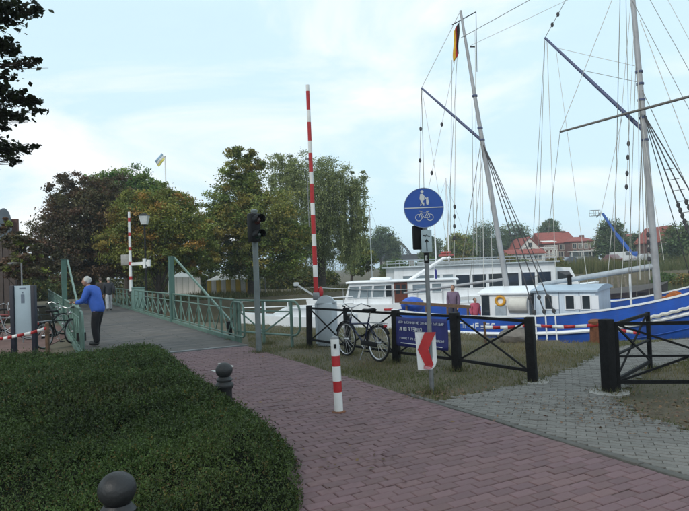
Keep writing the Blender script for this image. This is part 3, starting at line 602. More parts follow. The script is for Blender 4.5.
for j, (px_, d, rx, ry, lb_) in enumerate([(508, 82, 13, 8, 'green bush on the far bank below the white house'), (522, 79, 9, 6, 'small bush among the reeds below the terrace building'), (556, 80, 10, 6, 'low olive bush among the reeds under the balconies'), (664, 70, 12, 9, 'bush on the far bank right of the main mast'), (686, 66, 14, 11, 'leafy bush at the right edge above the blue bulwark'), (430, 84, 16, 9, 'green bush on the bank behind the arrow plate'), (462, 86, 20, 8, 'olive bush on the bank behind the excursion ship'), (396, 78, 16, 10, 'green bush on the bank above the yacht cabin')]):
    k = d/FOC; c = P(px_, 280, d); zz = gz(c.x, c.y); m = 4500; q = rng.normal(size=(m, 3)); q /= np.linalg.norm(q, axis=1, keepdims=True)
    p = np.array([c.x, c.y, zz+ry*k*0.4])+q*rng.uniform(0.2, 1, (m, 1))**.4*np.array([rx*k, 1.2, ry*k*1.2]); p[:, 2] = np.maximum(p[:, 2], zz+rng.uniform(0, .2, m)); p += rng.normal(0, .16, p.shape)
    v, f, t_ = leaves(p, rng.uniform(0.08, 0.18, m), np.array(GRN if j % 2 else AUT)[rng.integers(0, 4, m)]*rng.uniform(0.5, 1.0, (m, 1)))
    root = thing('shrub', (c.x, c.y, zz), lb_, 'shrub', 'bushes along the reed bank'); fast('crown', v, f, leafmat('tree_leaf', 0.3), root, tint=t_)
    sb = MB()
    for a_ in range(4): sb.tube([(c.x+random.uniform(-.3, .3), c.y, zz-0.1), (c.x+random.uniform(-.8, .8)*rx*k*.6, c.y+random.uniform(-.5, .5), zz+ry*k*.7)], [.05, .015], 5)
    sb.build('stem', M_BARK, root)
# reeds on the far bank
n = 34000; x = rng.uniform(-20, 75, n); y = np.interp(x, [-25, -12, -4, 4, 12, 20, 40, 100], [39, 40, 43, 52, 66, 71, 72, 70])+rng.gamma(2.0, 1.6, n)+0.2
h = np.where(x < 3, 0.3, 1.0)*rng.uniform(0.3, 1.5, n)*np.clip(0.9+bumps(x*.5, y*.5)*0.9, .25, 1.5); z = ground_z(x, y)-0.05; ln = rng.normal(0, .18, (n, 2)); wd = rng.uniform(.02, .05, n)
v = np.stack([np.stack([x-wd, y, z], 1), np.stack([x+wd, y, z], 1), np.stack([x+ln[:, 0], y+ln[:, 1], z+h], 1)], 1).reshape(-1, 3)
ty = np.clip(rng.uniform(0, 1, (n, 1))+bumps(x*.3, y*.3)[:, None]*.6, 0, 1); tint = (np.array([0.07, 0.095, 0.03])*(1-ty)+np.array([0.2, 0.175, 0.075])*ty)*rng.uniform(.7, 1.2, (n, 1))
setp(fast('reeds', v, np.arange(3*n).reshape(-1, 3), leafmat('reed_leaf', 0.25), tint=np.repeat(tint, 3, 0)), 'yellow green reeds along the far bank', 'reeds', kind='stuff')

# ================================================================== BRIDGE
Z3 = Vector((0, 0, 1))
br = thing('lift_bridge', PV(7.0, -1.65, 0), 'green railed footbridge with grey deck, tall end posts and diagonal stays', 'bridge')
M_ASPH = mat('bridge_asphalt', (0.10, 0.094, 0.09), 0.85, 0, 0.3, 2.5, 0.5, 60, dirt=0.4)
def lay_pattern(m, ang):
    t = m.node_tree; l = t.links.new; b_ = t.nodes['Principled BSDF']; src = b_.inputs['Base Color'].links[0].from_socket
    co = t.nodes.new('ShaderNodeTexCoord'); mp_ = t.nodes.new('ShaderNodeMapping'); mp_.inputs['Rotation'].default_value = (0, 0, -ang); bt = t.nodes.new('ShaderNodeTexBrick')
    bt.inputs['Scale'].default_value = 1.0; bt.inputs['Brick Width'].default_value = 1.6; bt.inputs['Row Height'].default_value = 0.28; bt.inputs['Mortar Size'].default_value = 0.014; bt.inputs['Color1'].default_value = (1.12, 1.08, 1.02, 1); bt.inputs['Color2'].default_value = (0.78, 0.78, 0.8, 1); bt.inputs['Mortar'].default_value = (0.4, 0.4, 0.4, 1)
    mu = t.nodes.new('ShaderNodeMix'); mu.data_type = 'RGBA'; mu.blend_type = 'MULTIPLY'; mu.inputs[0].default_value = 1.0
    l(co.outputs['Object'], mp_.inputs[0]); l(mp_.outputs[0], bt.inputs['Vector']); l(src, mu.inputs[6]); l(bt.outputs['Color'], mu.inputs[7]); l(mu.outputs[2], b_.inputs['Base Color'])
lay_pattern(M_ASPH, math.atan2(PR.y, PR.x))
b = MB(); b.prism([PV(6.98, -3.45, -0.35), PV(6.98, 0.05, -0.35), PV(44, 0.05, -0.35), PV(44, -3.45, -0.35)], (0, 0, 0.36)); b.build('deck', M_ASPH, br, smooth=False)
for v_ in (-3.5, 0.1):
    b = MB(); b.bar(PV(7.9, v_, 0.02), PV(44, v_, 0.02), 0.12, 0.16); b.build('edge_beam', M_GREEN, br, smooth=False)
b = MB(); b.bar(PV(6.93, -3.45, 0.0), PV(6.93, 0.05, 0.0), 0.1, 0.03); b.build('joint_strip', M_STEEL, br, smooth=False)
def railing(u0, u1, v_, npan, style, nm='railing'):
    rl = MB(); rl.tube([PV(u0, v_, 1.05), PV(u1, v_, 1.05)], 0.028, 8); rl_o = rl.build(nm, M_GREEN, br)
    m = MB(); m.tube([PV(u0, v_, 0.82), PV(u1, v_, 0.82)], 0.018, 6); m.build('middle_rail', M_GREEN, rl_o)
    m = MB(); m.tube([PV(u0, v_, 0.16), PV(u1, v_, 0.16)], 0.018, 6); m.build('lower_rail', M_GREEN, rl_o)
    du = (u1-u0)/npan
    for i in range(npan+1):
        m = MB(); m.bar(PV(u0+i*du, v_, 0.05), PV(u0+i*du, v_, 1.06), 0.05, 0.05, up=PA); m.build('rail_post', M_GREEN, rl_o, smooth=False)
    for i in range(npan):
        a_, b_ = u0+i*du, u0+(i+1)*du; mid = (a_+b_)/2
        if style == 'X': seg = [((a_, .16), (b_, .82)), ((a_, .82), (b_, .16))]
        else: seg = [((a_, .82), (mid, .16)), ((mid, .16), (b_, .82))]
        for (p, q) in seg:
            m = MB(); m.bar(PV(p[0], v_+0.0, p[1]), PV(q[0], v_, q[1]), 0.022, 0.03); m.build('brace', M_GREEN, rl_o, smooth=False)
railing(8.0, 15.6, 0.1, 6, 'V'); railing(16.0, 25.2, 0.1, 7, 'X'); railing(26.4, 42, 0.1, 10, 'X')
railing(8.0, 15.6, -3.5, 9, 'X'); railing(16.0, 42, -3.5, 16, 'X')
for v_ in (0.1, -3.5):
    m = MB(); m.bar(PV(15.8, v_, 0), PV(15.8, v_, 2.42), 0.16, 0.30, up=PA); m.box(PV(15.8, v_, 2.43), (0.34, 0.2, 0.02), rot=Matrix.Rotation(math.atan2(PA.y, PA.x), 3, 'Z')); m.build('end_post', M_GREENP, br, smooth=False)
    m = MB(); m.bar(PV(15.75, v_+0.12, 2.38), PV(8.7, v_+0.12, 0.42), 0.05, 0.06); m.build('stay', M_GREEN, br, smooth=False)
    m = MB(); m.box(PV(8.62, v_+.05, 0.36), (0.16, 0.16, 0.2)); m.bar(PV(8.62, v_+.05, 0.26), PV(8.62, v_+.05, -0.03), .08, .08, up=PA); m.build('stay_anchor', M_DARK, br, smooth=False)
    # rounded tubular end of the railing
    pts = [PV(8.0, v_, 1.0)]+[PV(7.55-0.30*math.sin(t), v_, 0.70+0.30*math.cos(t)) for t in np.linspace(0, math.pi/2, 6)]+[PV(7.25, v_, 0.45)]+[PV(7.4-.15*math.cos(t), v_, .25-.1*math.sin(t)) for t in np.linspace(0, 1.57, 4)]+[PV(8.0, v_, 0.15)]
    m = MB(); m.tube(pts, 0.026, 8); m.bar(PV(7.6, v_, -0.03), PV(7.6, v_, 1.0), .045, .045, up=PA); m.build('end_loop', M_GREEN, br)
# round tubular barrier between the bridge and the fence
def pipe_barrier(p, q, nm, label):
    p, q = Vector(p), Vector(q); d = (q-p); ln_ = d.length; d.normalize(); root = thing(nm, (p+q)/2, label, 'barrier')
    def at(s_, z): return p+d*s_+Z3*z
    H = 1.03; r_ = 0.24; pts = []
    cs = [((r_, H-r_), 90, 180), ((r_, .28+.2), 180, 270), ((ln_-r_, .28+.2), 270, 360), ((ln_-r_, H-r_), 0, 90)]
    for (c, a0, a1) in cs:
        for t in np.linspace(R(a0), R(a1), 6): pts.append(at(c[0]+r_*math.cos(t), c[1]+r_*math.sin(t)))
    m = MB(); m.tube(pts, 0.026, 8, closed=True); m.build('tube_frame', M_GREEN, root)
    for s_ in (0.30, ln_/2, ln_-0.30):
        m = MB(); m.bar(at(s_, -0.03), at(s_, H-.02), .05, .05, up=d); m.build('post', M_GREEN, root, smooth=False)
    for (a_, b_) in (((.3, .78), (ln_/2, .26)), ((ln_/2, .26), (ln_-.3, .78)), ((0.3, .78), (ln_-.3, .78))):
        m = MB(); m.bar(at(*a_), at(*b_), .025, .03); m.build('brace', M_GREEN, root, smooth=False)
    return root
pipe_barrier(G(232, 340), G(301, 346.5), 'tubular_barrier', 'green tubular guard rail with rounded corners behind the traffic light')

# ================================================================== STREET FURNITURE
def tilt(root, ang, axis): root.rotation_euler = (Matrix.Rotation(ang, 3, axis)).to_euler()
# sign post
sp = G(432, 391); root = thing('road_sign', sp, 'grey sign post with round blue pedestrian and cyclist sign and red arrow board', 'sign')
m = MB(); m.tube([sp+Z3*-.1, sp+Z3*2.775], 0.031, 14); m.ball(sp+Z3*2.775, .031, n=10); m.build('post', M_STEEL, root)
def face(dirv): return Vector(dirv).normalized()
fx = Vector((1, 0.0, 0)); SC = sp+Z3*2.52+Vector((-.015, -.05, 0)); sr = 0.275
m = MB(); n = 40; m.prism([SC+fx*(sr*math.cos(6.2832*i/n))+Z3*(sr*math.sin(6.2832*i/n)) for i in range(n)], (0, .012, 0)); pl = m.build('round_plate', [M_BLUESIGN], root, smooth=False)
def pict(parent, name, polys, bars, mt, cen, off=-0.006, th=0.004):
    m_ = MB()
    for pol in polys: m_.prism([cen+fx*x_+Z3*z_+Vector((0, off, 0)) for x_, z_ in pol], (0, th, 0))
    for (x0, z0, x1, z1, w_) in bars:
        m_.bar(cen+fx*x0+Z3*z0+Vector((0, off+th/2, 0)), cen+fx*x1+Z3*z1+Vector((0, off+th/2, 0)), th, w_, up=Vector((-(z1-z0), 0, x1-x0)))
    return m_.build(name, mt, parent, smooth=False)
m = MB(); m.ring(SC+Vector((0, -.0, 0)), sr-.004, 0.0045, n=48, k=6); m.build('rim', mat('dull_edge', (.25, .3, .4), .5), pl)
pict(pl, 'divider', [], [(-sr+.012, 0.0, sr-.012, 0.0, .012)], M_SIGNW, SC)
def circ(cx_, cz_, r_, n_=14): return [(cx_+r_*math.cos(6.2832*i/n_), cz_+r_*math.sin(6.2832*i/n_)) for i in range(n_)]
pict(pl, 'pedestrian_symbol', [circ(-.018, .222, .021), [(-.045, .19), (-.012, .195), (.008, .17), (.012, .11), (-.005, .10), (-.008, .05), (-.038, .05), (-.04, .1), (-.055, .12)], circ(.052, .132, .014), [(.035, .112), (.065, .112), (.074, .075), (.066, .06), (.064, .04), (.04, .04), (.036, .06)]], [(.008, .16, .04, .115, .012), (-.03, .07, -.045, .028, .014), (.0, .07, .0, .028, .014)], M_SIGNW, SC)
bz = -.135
ringb = lambda cx_: [(cx_+.044*math.cos(6.2832*i/16), bz+.044*math.sin(6.2832*i/16), cx_+.044*math.cos(6.2832*(i+1)/16), bz+.044*math.sin(6.2832*(i+1)/16), .008) for i in range(16)]
pict(pl, 'bicycle_symbol', [], ringb(-.075)+ringb(.08)+[(-.075, bz, -.04, bz+.075, .008), (-.04, bz+.062, .05, bz+.062, .008), (.05, bz+.062, .08, bz, .008), (-.04, bz+.062, .0, bz-.005, .008), (.0, bz-.005, .05, bz+.07, .008), (0, bz-.005, .08, bz, .008), (.03, bz+.082, .07, bz+.082, .011), (-.065, bz+.09, -.025, bz+.085, .009), (-.045, bz+.09, -.04, bz+.06, .008)], M_SIGNW, SC)
# dark signal box behind
m = MB(); m.box(sp+Vector((-.10, .07, 2.12)), (.14, .12, .34), bev=.02); m.bar(sp+Vector((-.04, .05, 2.2)), sp+Vector((0, 0.03, 2.2)), .04, .04); m.build('signal_box', M_DARK, root)
m = MB(); m.box(sp+Vector((0.005, -.04, 2.06)), (.145, .008, .31), bev=.003); ap = m.build('arrow_plate', mat('pale_plate', (.42, .52, .56), .5, dirt=.15), root)
AC = sp+Vector((.005, -.046, 2.02)); pict(ap, 'arrow', [[(-.03, .03), (0, .072), (.03, .03), (.018, .022), (.007, .04), (.007, -.1), (-.007, -.1), (-.007, .04), (-.018, .022)]], [(-.05, .12, -.02, .12, .012), (-.02, .1, .0, .13, .01), (.01, .115, .045, .1, .012)], M_DARK, AC, off=-.002)
m = MB(); m.tube([sp+Z3*1.76, sp+Z3*1.9], 0.036, 14); cl_ = m.build('black_band', M_DARK, root)
for z_ in (2.0, 2.6): m = MB(); m.tube([sp+Z3*z_, sp+Z3*(z_+.03)], .036, 14); m.build('clamp', M_STEEL, root)
EC = sp+Vector((-.008, -.037, 1.83)); pict(cl_, 'sticker_letter', [], [(-.014, -.03, -.014, .03, .009), (-.014, .026, .014, .026, .009), (-.014, 0, .011, 0, .009), (-.014, -.026, .014, -.026, .009)], M_SIGNW, EC, off=-.004)
# bent red and white arrow board
CC = sp+Vector((-.055, -.055, 0.56)); rows = []
hw, hh = .14, .26
outl = [(-hw-.01, hh), (hw*.95, hh*.93), (hw, -hh*.55), (hw*.82, -hh*.8), (hw*.45, -hh*.98), (-hw+.01, -hh)]
def bend(x_): return -0.05*((x_/hw)**2)*(1 if x_ > 0 else .15)*-1
m = MB(); m.prism([CC+fx*x_+Z3*z_+Vector((0, bend(x_), 0)) for x_, z_ in outl], (0, .006, 0)); ab = m.build('arrow_board', M_SIGNW, root, smooth=False)
chev = [(-.02, hh-.005), (.14, hh*.95), (.02, .02), (.085, -.19), (.06, -.225), (-.03, -.2), (-.125, .02)]
m = MB(); m.prism([CC+fx*x_+Z3*z_+Vector((0, bend(x_)-.008, 0)) for x_, z_ in chev], (0, .004, 0)); m.build('red_arrow', M_RED, ab, smooth=False)
m = MB(); m.prism([CC+fx*x_+Z3*z_+Vector((0, bend(x_)-.006, 0)) for x_, z_ in [(-.05, -.19), (.06, -.21), (.07, -.235), (.02, -.252), (-.055, -.24)]], (0, .004, 0)); m.build('faded_patch', mat('faded_pink', (.5, .22, .25), .6, 0, .3, 20), ab, smooth=False)
# red-white bollard
bp_ = G(339, 412); root = thing('striped_bollard', bp_, 'leaning red and white striped metal bollard standing on the brick path', 'bollard'); r_ = .052
for (z0, z1, mt, nm) in ((-.1, .245, M_WHITE, 'white_band'), (.245, .375, M_RED, 'red_band'), (.375, .555, M_WHITE, 'white_band'), (.555, .68, M_RED, 'red_band'), (.68, .88, M_WHITE, 'white_band')):
    m = MB(); m.tube([bp_+Z3*z0, bp_+Z3*z1], r_, 18); m.build(nm, mt, root)
m = MB(); m.lathe(bp_, [(r_, .88), (r_*.9, .905), (r_*.4, .918), (.005, .92)], 18); m.build('cap', M_STEEL, root)
m = MB(); m.box(bp_+Vector((.0, -.06, .80)), (.03, .02, .05)); m.build('lock', M_DARK, root)
m = MB(); m.lathe(bp_, [(.085, -.01), (.085, .008), (.055, .016)], 18); m.build('ground_collar', M_RUST, root)
tilt(root, R(-1.2), 'Y')
# ball bollards
M_IRON = mat('dark_cast_iron', (0.028, 0.029, 0.031), 0.5, 0.2, 0.3, 6, 0.2, 60)
def ball_bollard(c, label):
    root = thing('ball_bollard', c, label, 'bollard', 'cast iron ball top bollards in the ground cover')
    m = MB(); m.lathe(c, [(.12, -.05), (.12, .08), (.10, .11), (.085, .14), (.085, .36), (.1, .38), (.108, .40), (.105, .42), (.09, .44)], 28); m.build('shaft', M_IRON, root)
    m = MB(); m.lathe(c, [(.088, .44), (.08, .452), (.094, .463), (.096, .475), (.082, .49), (.07, .51)], 28); m.build('collar', M_IRON, root)
    m = MB(); m.ball(c+Z3*.585, .1, .1, .092, n=32); m.build('ball_cap', M_IRON, root)
c1 = P(117, 489, 3.25); ball_bollard(Vector((c1.x, c1.y, c1.z-.585)), 'large dark ball top bollard nearest the camera at the bottom edge')
c2 = P(224.5, 381, 7.1); ball_bollard(Vector((c2.x, c2.y, 0)), 'small dark ball top bollard at the hedge edge beside the path')

# fence -------------------------------------------------------------------
FP = [G(310, 346.5), G(348, 353), G(397, 361), G(457, 369), G(532.5, 382)]
fn = thing('black_fence', FP[2], 'black timber post fence with crossed bars running from barrier box to gate opening', 'fence')
FH = [.93, .93, .93, .93, .93]; PW = [.10, .10, .12, .13, .12]
for p, h_, w_ in zip(FP, FH, PW):
    rot = Matrix.Rotation(R(54), 3, 'Z'); rot = rot @ Matrix.Rotation(random.gauss(0, .012), 3, 'X') @ Matrix.Rotation(random.gauss(0, .012), 3, 'Y'); m = MB(); m.box(p+Z3*(h_/2-.05), (w_, w_, h_+.1), rot=rot, bev=.008); m.build('post', M_BLACK, fn)
for i in range(4):
    a_, b_ = FP[i], FP[i+1]; d = (b_-a_).normalized(); a2, b2 = a_+d*(PW[i]/2-.01), b_-d*(PW[i+1]/2-.01)
    for z_ in (.87, .16):
        m = MB(); m.bar(a2+Z3*z_, b2+Z3*z_, .04, .045); m.build('rail', M_BLACK, fn, smooth=False)
    for k_, (za, zb) in enumerate(((.16, .87), (.87, .16))):
        sd_ = d.cross(Z3)*(.012 if k_ else -.012); m = MB(); m.bar(a2+Z3*za+sd_, b2+Z3*zb+sd_, .018, .028); m.build('brace', M_BLACK, fn, smooth=False)
m = MB(); m.lathe(FP[4]+Vector((.04, 0, 0)), [(.2, -.02), (.2, .006), (.19, .012)], 9); m.build('footing', M_CONC, fn, smooth=False)
# gate post and gate with open leaf
gp = G(609.5, 392); gt = thing('black_gate_post', gp, 'thick black timber gate post on a pale concrete footing right of the opening', 'gate post')
m = MB(); m.box(gp+Z3*.43, (.14, .14, 1.02), rot=Matrix.Rotation(R(25), 3, 'Z'), bev=.01); m.build('post', M_BLACK, gt)
m = MB(); m.lathe(gp, [(.25, -.02), (.26, .004), (.24, .012)], 8); m.build('footing', M_CONC, gt, smooth=False)
def leaf(p0, p1, h_, nm, label, cat, zb=.12, ends=True):
    d = (p1-p0).normalized(); root = thing(nm, (p0+p1)/2, label, cat); ln_ = (p1-p0).length
    for e in ((p0, p1) if ends else (p0,)):
        m = MB(); m.bar(e+Z3*(-.05), e+Z3*h_, .055, .055, up=d); m.build('post', M_BLACK, root, smooth=False)
    for z_ in (h_-.03, .45, zb):
        m = MB(); m.bar(p0+Z3*z_, p1+Z3*z_, .035, .045 if z_ != .45 else .025); m.build('rail', M_BLACK, root, smooth=False)
    k_ = max(1, round(ln_/1.7)); st = (p1-p0)/k_
    for i in range(k_):
        a_, b_ = p0+st*i, p0+st*(i+1)
        for kk, (za, zb_) in enumerate(((zb, h_-.03), (h_-.03, zb))):
            sd_ = d.cross(Z3)*(.012 if kk else -.012); m = MB(); m.bar(a_+Z3*za+sd_, b_+Z3*zb_+sd_, .018, .028); m.build('brace', M_BLACK, root, smooth=False)
    return root
l0 = gp+Vector((.10, .0, 0))+Vector((.03, .03, 0)); leaf(l0, l0+Vector((2.0, -.38, 0)), .90, 'black_railing', 'black crossed bar railing at the right picture edge', 'fence')
g1 = G(650.5, 369); leaf(gp+Vector((.16, .14, 0)), g1, .88, 'black_gate_leaf', 'open black crossed bar gate leaf swung back behind the gate post', 'gate')
# banner on the fence
a_, b_ = FP[2], FP[3]; d = (b_-a_).normalized(); nrm = Vector((d.y, -d.x, 0))
if nrm.y > 0: nrm = -nrm
p0 = a_+d*.09+nrm*.075; p1 = b_-d*.10+nrm*.075
m = MB(); rows = []
for j in range(9):
    z_ = .30+.52*j/8; rows.append([p0.lerp(p1, i/14)+Z3*(z_-.012*math.sin(i/14*math.pi)*(1 if j < 4 else .3))+nrm*(.010*math.sin(i*1.1+j*.5)) for i in range(15)])
m.sheet(rows); bn = m.build('banner', mat('dark_blue_banner', (.018, .022, .14), .55, 0, .2, 6), smooth=True); setp(bn, 'dark blue banner with white lettering tied to the fence', 'banner')
sol = bn.modifiers.new('thickness', 'SOLIDIFY'); sol.thickness = .003
def glyphs(parent, name, row, s0, s1, hgt, wid, sw, seed, mt):
    rd = random.Random(seed); m_ = MB(); s_ = s0; o_ = nrm*.016
    while s_ < s1:
        wq = wid*rd.uniform(.7, 1.25); q = lambda x_, z_: p0.lerp(p1, 0)+d*(s_+x_*wq)+Z3*(row+z_*hgt)+o_
        for k in range(rd.choice((3, 4, 4, 5))):
            a1, b1 = rd.choice((((0, 0), (0, 1)), ((0, 1), (.8, 1)), ((0, 0), (.8, 0)), ((.8, 0), (.8, 1)), ((0, .5), (.8, .5)), ((0, 0), (.8, .9)), ((.4, 0), (.4, 1)))); m_.bar(q(*a1), q(*b1), sw, .004, up=nrm)
        s_ += wq*1.05
        if rd.random() < .16: s_ += wq*.8
    return setp(m_.build(name, mt, parent, smooth=False), kind='stuff')
ww = (p1-p0).length
M_INK = mat('banner_ink', (.5, .52, .6), .6, 0, .3, 40)
glyphs(bn, 'lettering', .715, .08, ww*.92, .035, .028, .007, 3, M_INK); glyphs(bn, 'lettering', .585, .10, ww*.55, .06, .036, .011, 5, M_SIGNW); glyphs(bn, 'lettering', .43, .10, ww*.92, .034, .028, .007, 8, M_INK)
m = MB(); m.bar(p0+d*.12+Z3*.36+nrm*.015, p0+d*.55+Z3*.355+nrm*.015, .012, .004, up=nrm); m.bar(p0+d*(ww-.35)+Z3*.35+nrm*.015, p0+d*(ww-.12)+Z3*.345+nrm*.015, .012, .004, up=nrm); m.build('underline', M_SIGNW, bn, smooth=False)

# striped swing barriers ---------------------------------------------------------
M_BOX = mat('pale_grey_cabinet', (.40, .45, .49), .45, 0, .08, 3, dirt=.2)
def striped_pole(parent, p, q, n_, r0, r1, wfirst=True):
    for i in range(n_):
        a1, b1 = p.lerp(q, i/n_), p.lerp(q, (i+1)/n_); m_ = MB(); ra, rb = r0+(r1-r0)*i/n_, r0+(r1-r0)*(i+1)/n_
        m_.tube([a1, b1], [ra, rb], 12); m_.build('white_band' if (i % 2 == 0) == wfirst else 'red_band', M_WHITE if (i % 2 == 0) == wfirst else M_RED, parent)
bb = G(327, 344.5); root = thing('swing_barrier', bb, 'raised red and white barrier pole on pale grey cabinet behind the fence', 'barrier')
rot = Matrix.Rotation(R(-22), 3, 'Z'); m = MB(); m.box(bb+Vector((0.02, 0, .47)), (.40, .34, .98), rot=rot, bev=.02); m.build('cabinet', M_BOX, root)
m = MB(); prof = [(-.24, .96), (.24, .96), (.24, .985)]+[(.2*math.cos(t)-.02, .985+.14*math.sin(t)) for t in np.linspace(0.1, math.pi-.1, 8)]+[(-.24, .985)]
m.prism([bb+Vector((.02, -.16, 0))+Vector((x_, 0, z_)) for x_, z_ in prof], (0, .34, 0)); m.build('hood', M_BOX, root)
m = MB(); m.box(bb+Vector((-.22, -.02, .5)), (.05, .2, .92)); m.build('side_bracket', M_BOX, root, smooth=False)
pt = P(307.5, 85, 14.0); pbm = P(316.3, 296, 14.1); m = MB(); m.box(pbm+Vector((0, 0, .0)), (.16, .14, .18), bev=.02); m.build('pivot', M_STEEL, root)
LS = [40, 25]*6+[40, 13]; tot = float(sum(LS)); acc = 0.0
for i, l_ in enumerate(LS):
    a1, b1 = pbm.lerp(pt, acc/tot), pbm.lerp(pt, (acc+l_)/tot); m = MB(); m.tube([a1, b1], [.058-.016*acc/tot, .058-.016*(acc+l_)/tot], 12); m.build('white_band' if i % 2 else 'red_band', M_WHITE if i % 2 else M_RED, root); acc += l_
m = MB(); hp = pbm.lerp(pt, .65); m.tube([hp+Vector((-.09, 0, -.05)), hp+Vector((-.09, -.02, -1.6))], .008, 5); m.box(hp+Vector((-.09, 0, 0)), (.09, .05, .05)); m.build('catch_rod', M_STEEL, root)
m = MB(); q0 = pbm+Vector((-.06, 0, .02)); m.bar(q0, q0+Vector((-.35, -.02, .24)), .03, .04); m.box(q0+Vector((-.40, -.02, .27)), (.12, .06, .09), bev=.015); m.build('counter_arm', M_WHITE, root)
m = MB(); m.ball(pbm+Vector((.11, -.02, .1)), .06, .05, .12, n=12); m.build('warning_lamp', M_RED, root)
fb = PV(25.8, .35, 0); root = thing('swing_barrier', fb, 'raised white striped barrier pole on green cabinet at far end of bridge', 'barrier')
rotb = Matrix.Rotation(math.atan2(PR.y, PR.x), 3, 'Z'); m = MB(); m.box(fb+Z3*.56, (.6, .5, 1.16), rot=rotb, bev=.02); m.box(fb+Z3*1.16, (.66, .56, .05), rot=rotb); m.build('cabinet', mat('green_cabinet', (.14, .24, .21), .5, dirt=.3), root)
ft = P(129, 212, 31); fm = P(131, 291, 31); LS = [22, 7]*5+[12]; tot = float(sum(LS)); acc = 0.0
for i, l_ in enumerate(LS):
    a1, b1 = fm.lerp(ft, acc/tot), fm.lerp(ft, (acc+l_)/tot); m = MB(); m.tube([a1, b1], [.08-.025*acc/tot, .08-.025*(acc+l_)/tot], 12); m.build('red_band' if i % 2 else 'white_band', M_RED if i % 2 else M_WHITE, root); acc += l_
for px_, py_, sx, sz in ((126.5, 260, .5, .55),):
    c = P(px_, py_, 31.05); m = MB(); m.box(c+Vector((-.05, .1, 0)), (sx, .2, sz), bev=.03); m.build('counterweight', mat('weight_grey', (.3, .3, .28), .6), root)
c0_, c1_ = P(131, 264, 31), P(149, 263, 31); m = MB(); m.bar(c0_, c1_, .12, .16); m.box(c1_, (.14, .2, .34)); m.box(c0_.lerp(c1_, .75), (.12, .22, .5)); m.build('balance_arm', M_WHITE, root, smooth=False)

# traffic light ----------------------------------------------------------------------
tp = G(259, 352); root = thing('traffic_light', tp, 'black two lens traffic light on a grey pole at the path edge', 'traffic light')
m = MB(); m.tube([tp-Z3*.1, tp+Z3*3.02], .062, 16); m.lathe(tp, [(.062, 3.02), (.075, 3.03), (.075, 3.07), (.03, 3.09)], 14); m.build('pole', mat('grey_green_pole', (.17, .20, .20), .5, .2, .2, 5, dirt=.3), root)
hc = tp+Vector((0.0, -.10, 2.68)); rz = Matrix.Rotation(R(42), 3, 'Z'); m = MB(); m.box(hc, (.25, .19, .62), rot=rz, bev=.04); m.build('housing', M_DARK, root)
for z_, c_ in ((.16, (.05, .008, .006)), (-.16, (.006, .03, .018))):
    fr_ = rz @ Vector((0, -1, 0)); lc = hc+fr_*.10+Z3*z_; m = MB()
    pts = []
    sx = rz @ Vector((1, 0, 0)); rows = []
    for dd in (0, .20):
        rows.append([lc+fr_*dd*(1 if t > .2 else .9)+sx*(.115*math.cos(t))+Z3*(.115*math.sin(t)) for t in np.linspace(-.35, math.pi+.35, 16)])
    m.sheet(rows); vz = m.build('visor', M_DARK, root); vz.modifiers.new('t', 'SOLIDIFY').thickness = .006
    m = MB(); m.ball(lc+fr_*.0, .1, .03, .1, n=20); m.build('lens', mat('lens_%d' % int(z_*100), c_, .15, spec=.7), root)
m = MB(); m.bar(tp+Vector((.0, -.02, 2.45)), hc+Vector((0, 0.05, -.22)), .05, .05); m.build('bracket', M_DARK, root, smooth=False)

# lamp on the far bank -----------------------------------------------------------------------
lp = PV(29, 1.3, 0); lz = P(143.5, 213, lp.y).z; root = thing('street_lamp', lp, 'black street lamp with square glazed lantern under the orange tree', 'lamp post')
m = MB(); m.lathe(lp, [(.13, -.1), (.13, .5), (.08, .6), (.06, .8), (.05, lz-.75), (.09, lz-.72), (.05, lz-.68)], 14); m.build('pole', M_DARK, root)
m = MB(); m.add([lp+Vector((x_*s_, y_*s_, z_)) for s_, z_ in ((.15, lz-.66), (.25, lz-.16)) for x_, y_ in ((-1, -1), (1, -1), (1, 1), (-1, 1))], [(0, 1, 5, 4), (1, 2, 6, 5), (2, 3, 7, 6), (3, 0, 4, 7), (3, 2, 1, 0)]); m.build('lantern', mat('frosted_glass', (.55, .58, .58), .25), root, smooth=False)
m = MB(); m.add([lp+Vector((x_*.29, y_*.29, lz-.155)) for x_, y_ in ((-1, -1), (1, -1), (1, 1), (-1, 1))]+[lp+Z3*lz], [(3, 2, 1, 0), (0, 1, 4), (1, 2, 4), (2, 3, 4), (3, 0, 4)]); m.build('lantern_roof', M_DARK, root, smooth=False)

# information board and tape on the left -------------------------------------------------------
ib = P(24.5, 340, 13.6); ib.z = 0; root = thing('information_board', ib, 'tall pale blue information panel between two dark posts on the left', 'sign board')
for s_ in (-.235, .235):
    m = MB(); m.box(ib+Vector((s_, 0, .77)), (.09, .12, 1.72 if s_ < 0 else 1.70), bev=.008); m.build('post', mat('navy_post', (.012, .014, .028), .5), root)
m = MB(); m.box(ib+Vector((0, -.01, 1.06)), (.375, .04, 1.12), bev=.004); pn = m.build('panel', mat('pale_panel', (.36, .46, .53), .4, 0, .08, 2, dirt=.12), root)
m = MB(); m.box(ib+Vector((0, -.033, 1.56)), (.14, .004, .03)); m.box(ib+Vector((0, -.033, 1.33)), (.075, .004, .2)); m.box(ib+Vector((0, -.033, 1.47)), (.03, .004, .03)); m.build('print', mat('grey_print', (.14, .18, .24), .5), pn, smooth=False)
lq = P(22, 290, 17); lq.z = 0; root = thing('thin_pole', lq, 'thin grey pole with short horizontal arm behind the information board', 'pole')
zt = P(21.5, 263, 17).z; m = MB(); m.tube([lq, lq+Z3*zt, lq+Vector((-.28, 0, zt+.01))], .02, 8); m.build('pole', M_STEEL, root)
m = MB(); m.box(lq+Vector((-.3, 0, zt)), (.12, .1, .05), bev=.01); m.build('lamp_head', M_STEEL, root)
